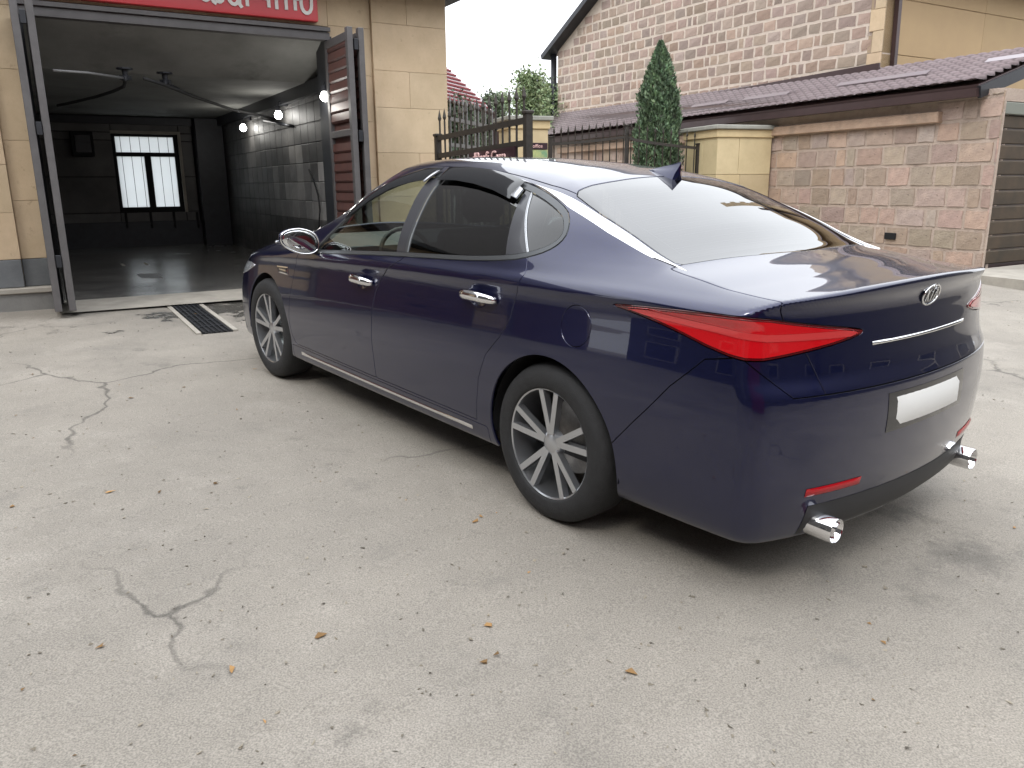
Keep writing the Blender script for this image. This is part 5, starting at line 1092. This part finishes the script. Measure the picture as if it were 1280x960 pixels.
# ================================================================== APRON by the garage, houses and gate added out of view for the car's reflections
k0 = on_z(1240, 352, .13); ap = [RG - WV * .0 + np.array([0, 0, -RG[2] + .17]), RG + DV * 12 * 1.0 + np.array([0, 0, -RG[2] + .17])]
off = -1.15; p1 = ap[0] + WV * off; p2 = ap[1] + WV * off; apV = [tuple(q) for q in (ap[0] - DV * .8 + WV * .0, ap[1], p2, p1 - DV * .8)]
tag(MB().poly(apV, (0, 0, -.5)).build('pavement', 'ledge_stone'), kind='structure')
mat('far_plaster', (.45, .38, .30), .85, var=.2, vscale=1.5); mat('far_roof', (.20, .06, .05), .6, var=.2, vscale=4); mat('window_dark', (.02, .025, .03), .08, coat=.5)
def block_house(x, y, rot, L, D_, H_, wallm, lbl, nwin, sign=None):
    zb = float(gz(x, y)); e = empty('added_house', (x, y, zb), rot, lbl, 'house'); MB().box(-L / 2, L / 2, 0, D_, -.5, H_).build('wall', wallm, e)
    MB().poly([(-L / 2 - .3, -.4, H_), (L / 2 + .3, -.4, H_), (L / 2 + .3, D_ / 2, H_ + 1.3), (-L / 2 - .3, D_ / 2, H_ + 1.3)], (0, 0, .12)).build('roof', 'far_roof', e)
    for k in range(nwin):
        cx = -L / 2 + L * (k + .5) / nwin; f2 = MB().box(cx - .6, cx + .6, -.06, .0, 1.0, 2.3).build('window', 'ledge_stone', e); MB().box(cx - .52, cx + .52, -.075, -.06, 1.08, 2.22).build('pane', 'window_dark', f2)
    return e
mat('dark_render', (.075, .072, .068), .85, var=.3, vscale=1.5)
block_house(-6.2, -2.6, R(142), 15, 6, 7.5, 'dark_render', 'added tall dark rendered house across the yard, darkening the reflections in the car', 5)  # unseen stand-in, made tall and dark to darken the side reflections
block_house(5.0, -6.6, R(205), 22, 6, 6.0, 'dark_render', 'added long dark rendered building behind the viewer, darkening the reflections in the car', 5)  # unseen stand-in, added to darken what the car's rear mirrors
block_house(12.5, 4.0, R(-82), 12, 6, 5.5, 'dark_render', 'added dark rendered house right of the picture, darkening the reflection in the boot lid', 4)  # unseen stand-in, added so the boot lid mirrors something dark
mg = empty('added_gate', (1.2, -4.55, float(gz(1.2, -4.55))), R(205), 'added maroon sheet metal gate behind the viewer, put in for a maroon reflection in the car', 'gate')  # made-up gate, added to give the paint something maroon to mirror
for k in range(6): MB().box(-2.4 + k * .8 + .01, -1.6 + k * .8 - .01, .0, .05, .05, 3.2).build('gate_panel', 'maroon_paint', mg)
def ground_detail():
    t = MAT['ground'].node_tree; N = t.nodes; L = t.links; b = N['Principled BSDF']; tc = N.new('ShaderNodeTexCoord')
    ns = N.new('ShaderNodeTexNoise'); ns.inputs['Scale'].default_value = 1.1; ns.inputs['Detail'].default_value = 7; L.new(tc.outputs['Object'], ns.inputs['Vector'])
    ad = N.new('ShaderNodeMixRGB'); ad.blend_type = 'ADD'; ad.inputs[0].default_value = .9; L.new(tc.outputs['Object'], ad.inputs[1]); L.new(ns.outputs['Color'], ad.inputs[2])
    vo = N.new('ShaderNodeTexVoronoi'); vo.feature = 'DISTANCE_TO_EDGE'; vo.inputs['Scale'].default_value = .42; L.new(ad.outputs[0], vo.inputs['Vector'])
    r1 = N.new('ShaderNodeMapRange'); r1.inputs[1].default_value = .0015; r1.inputs[2].default_value = .006; r1.inputs[3].default_value = .75; r1.inputs[4].default_value = 0; L.new(vo.outputs['Distance'], r1.inputs[0])
    n3 = N.new('ShaderNodeTexNoise'); n3.inputs['Scale'].default_value = .5; n3.inputs['Detail'].default_value = 3; L.new(tc.outputs['Object'], n3.inputs['Vector'])
    r3 = N.new('ShaderNodeMapRange'); r3.inputs[1].default_value = .46; r3.inputs[2].default_value = .56; L.new(n3.outputs[0], r3.inputs[0]); mm = N.new('ShaderNodeMath'); mm.operation = 'MULTIPLY'; L.new(r1.outputs[0], mm.inputs[0]); L.new(r3.outputs[0], mm.inputs[1])
    k = N.new('ShaderNodeMixRGB'); k.inputs[2].default_value = (.07, .064, .055, 1); L.new(mm.outputs[0], k.inputs[0]); L.new(b.inputs['Base Color'].links[0].from_socket, k.inputs[1])
    # aggregate grain
    g1 = N.new('ShaderNodeTexNoise'); g1.inputs['Scale'].default_value = 190; g1.inputs['Detail'].default_value = 7; L.new(tc.outputs['Object'], g1.inputs['Vector']); g2 = N.new('ShaderNodeMapRange'); g2.inputs[1].default_value = .35; g2.inputs[2].default_value = .65; g2.inputs[3].default_value = .72; g2.inputs[4].default_value = 1.28; L.new(g1.outputs[0], g2.inputs[0])
    g3 = N.new('ShaderNodeVectorMath'); g3.operation = 'SCALE'; L.new(k.outputs[0], g3.inputs[0]); L.new(g2.outputs[0], g3.inputs['Scale'])
    # water run-out at the mouth of the wash bay
    c0 = B0 + DV * 1.7 - NV * .25; vd = N.new('ShaderNodeVectorMath'); vd.operation = 'DISTANCE'; L.new(tc.outputs['Object'], vd.inputs[0]); vd.inputs[1].default_value = tuple(c0)
    nw = N.new('ShaderNodeTexNoise'); nw.inputs['Scale'].default_value = 2.4; nw.inputs['Detail'].default_value = 8; nw.inputs['Roughness'].default_value = .68; L.new(tc.outputs['Object'], nw.inputs['Vector'])
    s1 = N.new('ShaderNodeMath'); s1.operation = 'MULTIPLY_ADD'; s1.inputs[1].default_value = .13; L.new(vd.outputs['Value'], s1.inputs[0]); L.new(nw.outputs[0], s1.inputs[2])
    wr = N.new('ShaderNodeMapRange'); wr.inputs[1].default_value = .66; wr.inputs[2].default_value = .60; wr.inputs[3].default_value = 0; wr.inputs[4].default_value = .9; L.new(s1.outputs[0], wr.inputs[0])
    kw = N.new('ShaderNodeMixRGB'); kw.inputs[2].default_value = (.055, .052, .047, 1); L.new(wr.outputs[0], kw.inputs[0]); L.new(g3.outputs[0], kw.inputs[1]); L.new(kw.outputs[0], b.inputs['Base Color'])
    rr = N.new('ShaderNodeMapRange'); rr.inputs[1].default_value = 0; rr.inputs[2].default_value = .9; rr.inputs[3].default_value = .8; rr.inputs[4].default_value = .12; L.new(wr.outputs[0], rr.inputs[0]); L.new(rr.outputs[0], b.inputs['Roughness'])
ground_detail()
# loose grit and dry leaf bits lying on the yard
mat('grit', (.20, .185, .16), .9, tintattr=True)
gv, gf, gt_ = [], [], []
for k in range(2600):
    rr_ = RNG.uniform(1.6, 11); az_ = RNG.uniform(R(-36), R(36)); x, y = rr_ * math.sin(az_), rr_ * math.cos(az_)
    loc = np.array([x - CARO[0], y - CARO[1]]); cx = loc[0] * math.cos(HEAD) + loc[1] * math.sin(HEAD); cy = -loc[0] * math.sin(HEAD) + loc[1] * math.cos(HEAD)
    if -1 < cx < 3.7 and abs(cy) < .9: continue
    if (np.array([x, y, 0]) - B0 * [1, 1, 0]) @ NV > -.6: continue
    s_ = RNG.uniform(.002, .006) * (2.2 if k % 25 == 0 else 1); z = float(gz(x, y)); n0 = len(gv); tn = RNG.uniform(.4, 1.7) * np.array([1, .95, .85] if k % 25 else [1.3, .8, .35])
    P = RNG.normal(size=(5, 3)) * s_ * [1, 1, .15 if k % 25 == 0 else .5] + [x, y, z + s_ * .5]
    gv += [tuple(p) for p in P]; gf += [(n0, n0 + 1, n0 + 2), (n0, n0 + 2, n0 + 3), (n0, n0 + 3, n0 + 1), (n0 + 1, n0 + 2, n0 + 4), (n0 + 2, n0 + 3, n0 + 4), (n0 + 3, n0 + 1, n0 + 4)]; gt_ += [tn] * 5
tag(mesh_obj('grit', gv, gf, 'grit', tint=np.array(gt_)), 'loose grit and leaf bits scattered over the concrete yard', 'grit', kind='stuff')
def yard():
    xs = np.r_[np.linspace(-300, -20, 12), np.linspace(-18, 18, 73), np.linspace(20, 300, 12)]; ys = np.r_[np.linspace(-300, -14, 12), np.linspace(-12, 24, 73), np.linspace(28, 400, 14)]
    X, Yy = np.meshgrid(xs, ys, indexing='ij'); Z = gz(X, Yy); V = np.stack([X, Yy, Z], -1).reshape(-1, 3); n, k = X.shape
    Fc = [(i * k + j, (i + 1) * k + j, (i + 1) * k + j + 1, i * k + j + 1) for i in range(n - 1) for j in range(k - 1)]
    return V, Fc
V, Fc = yard(); tag(mesh_obj('ground', V, Fc, 'ground', smooth=True), kind='structure')
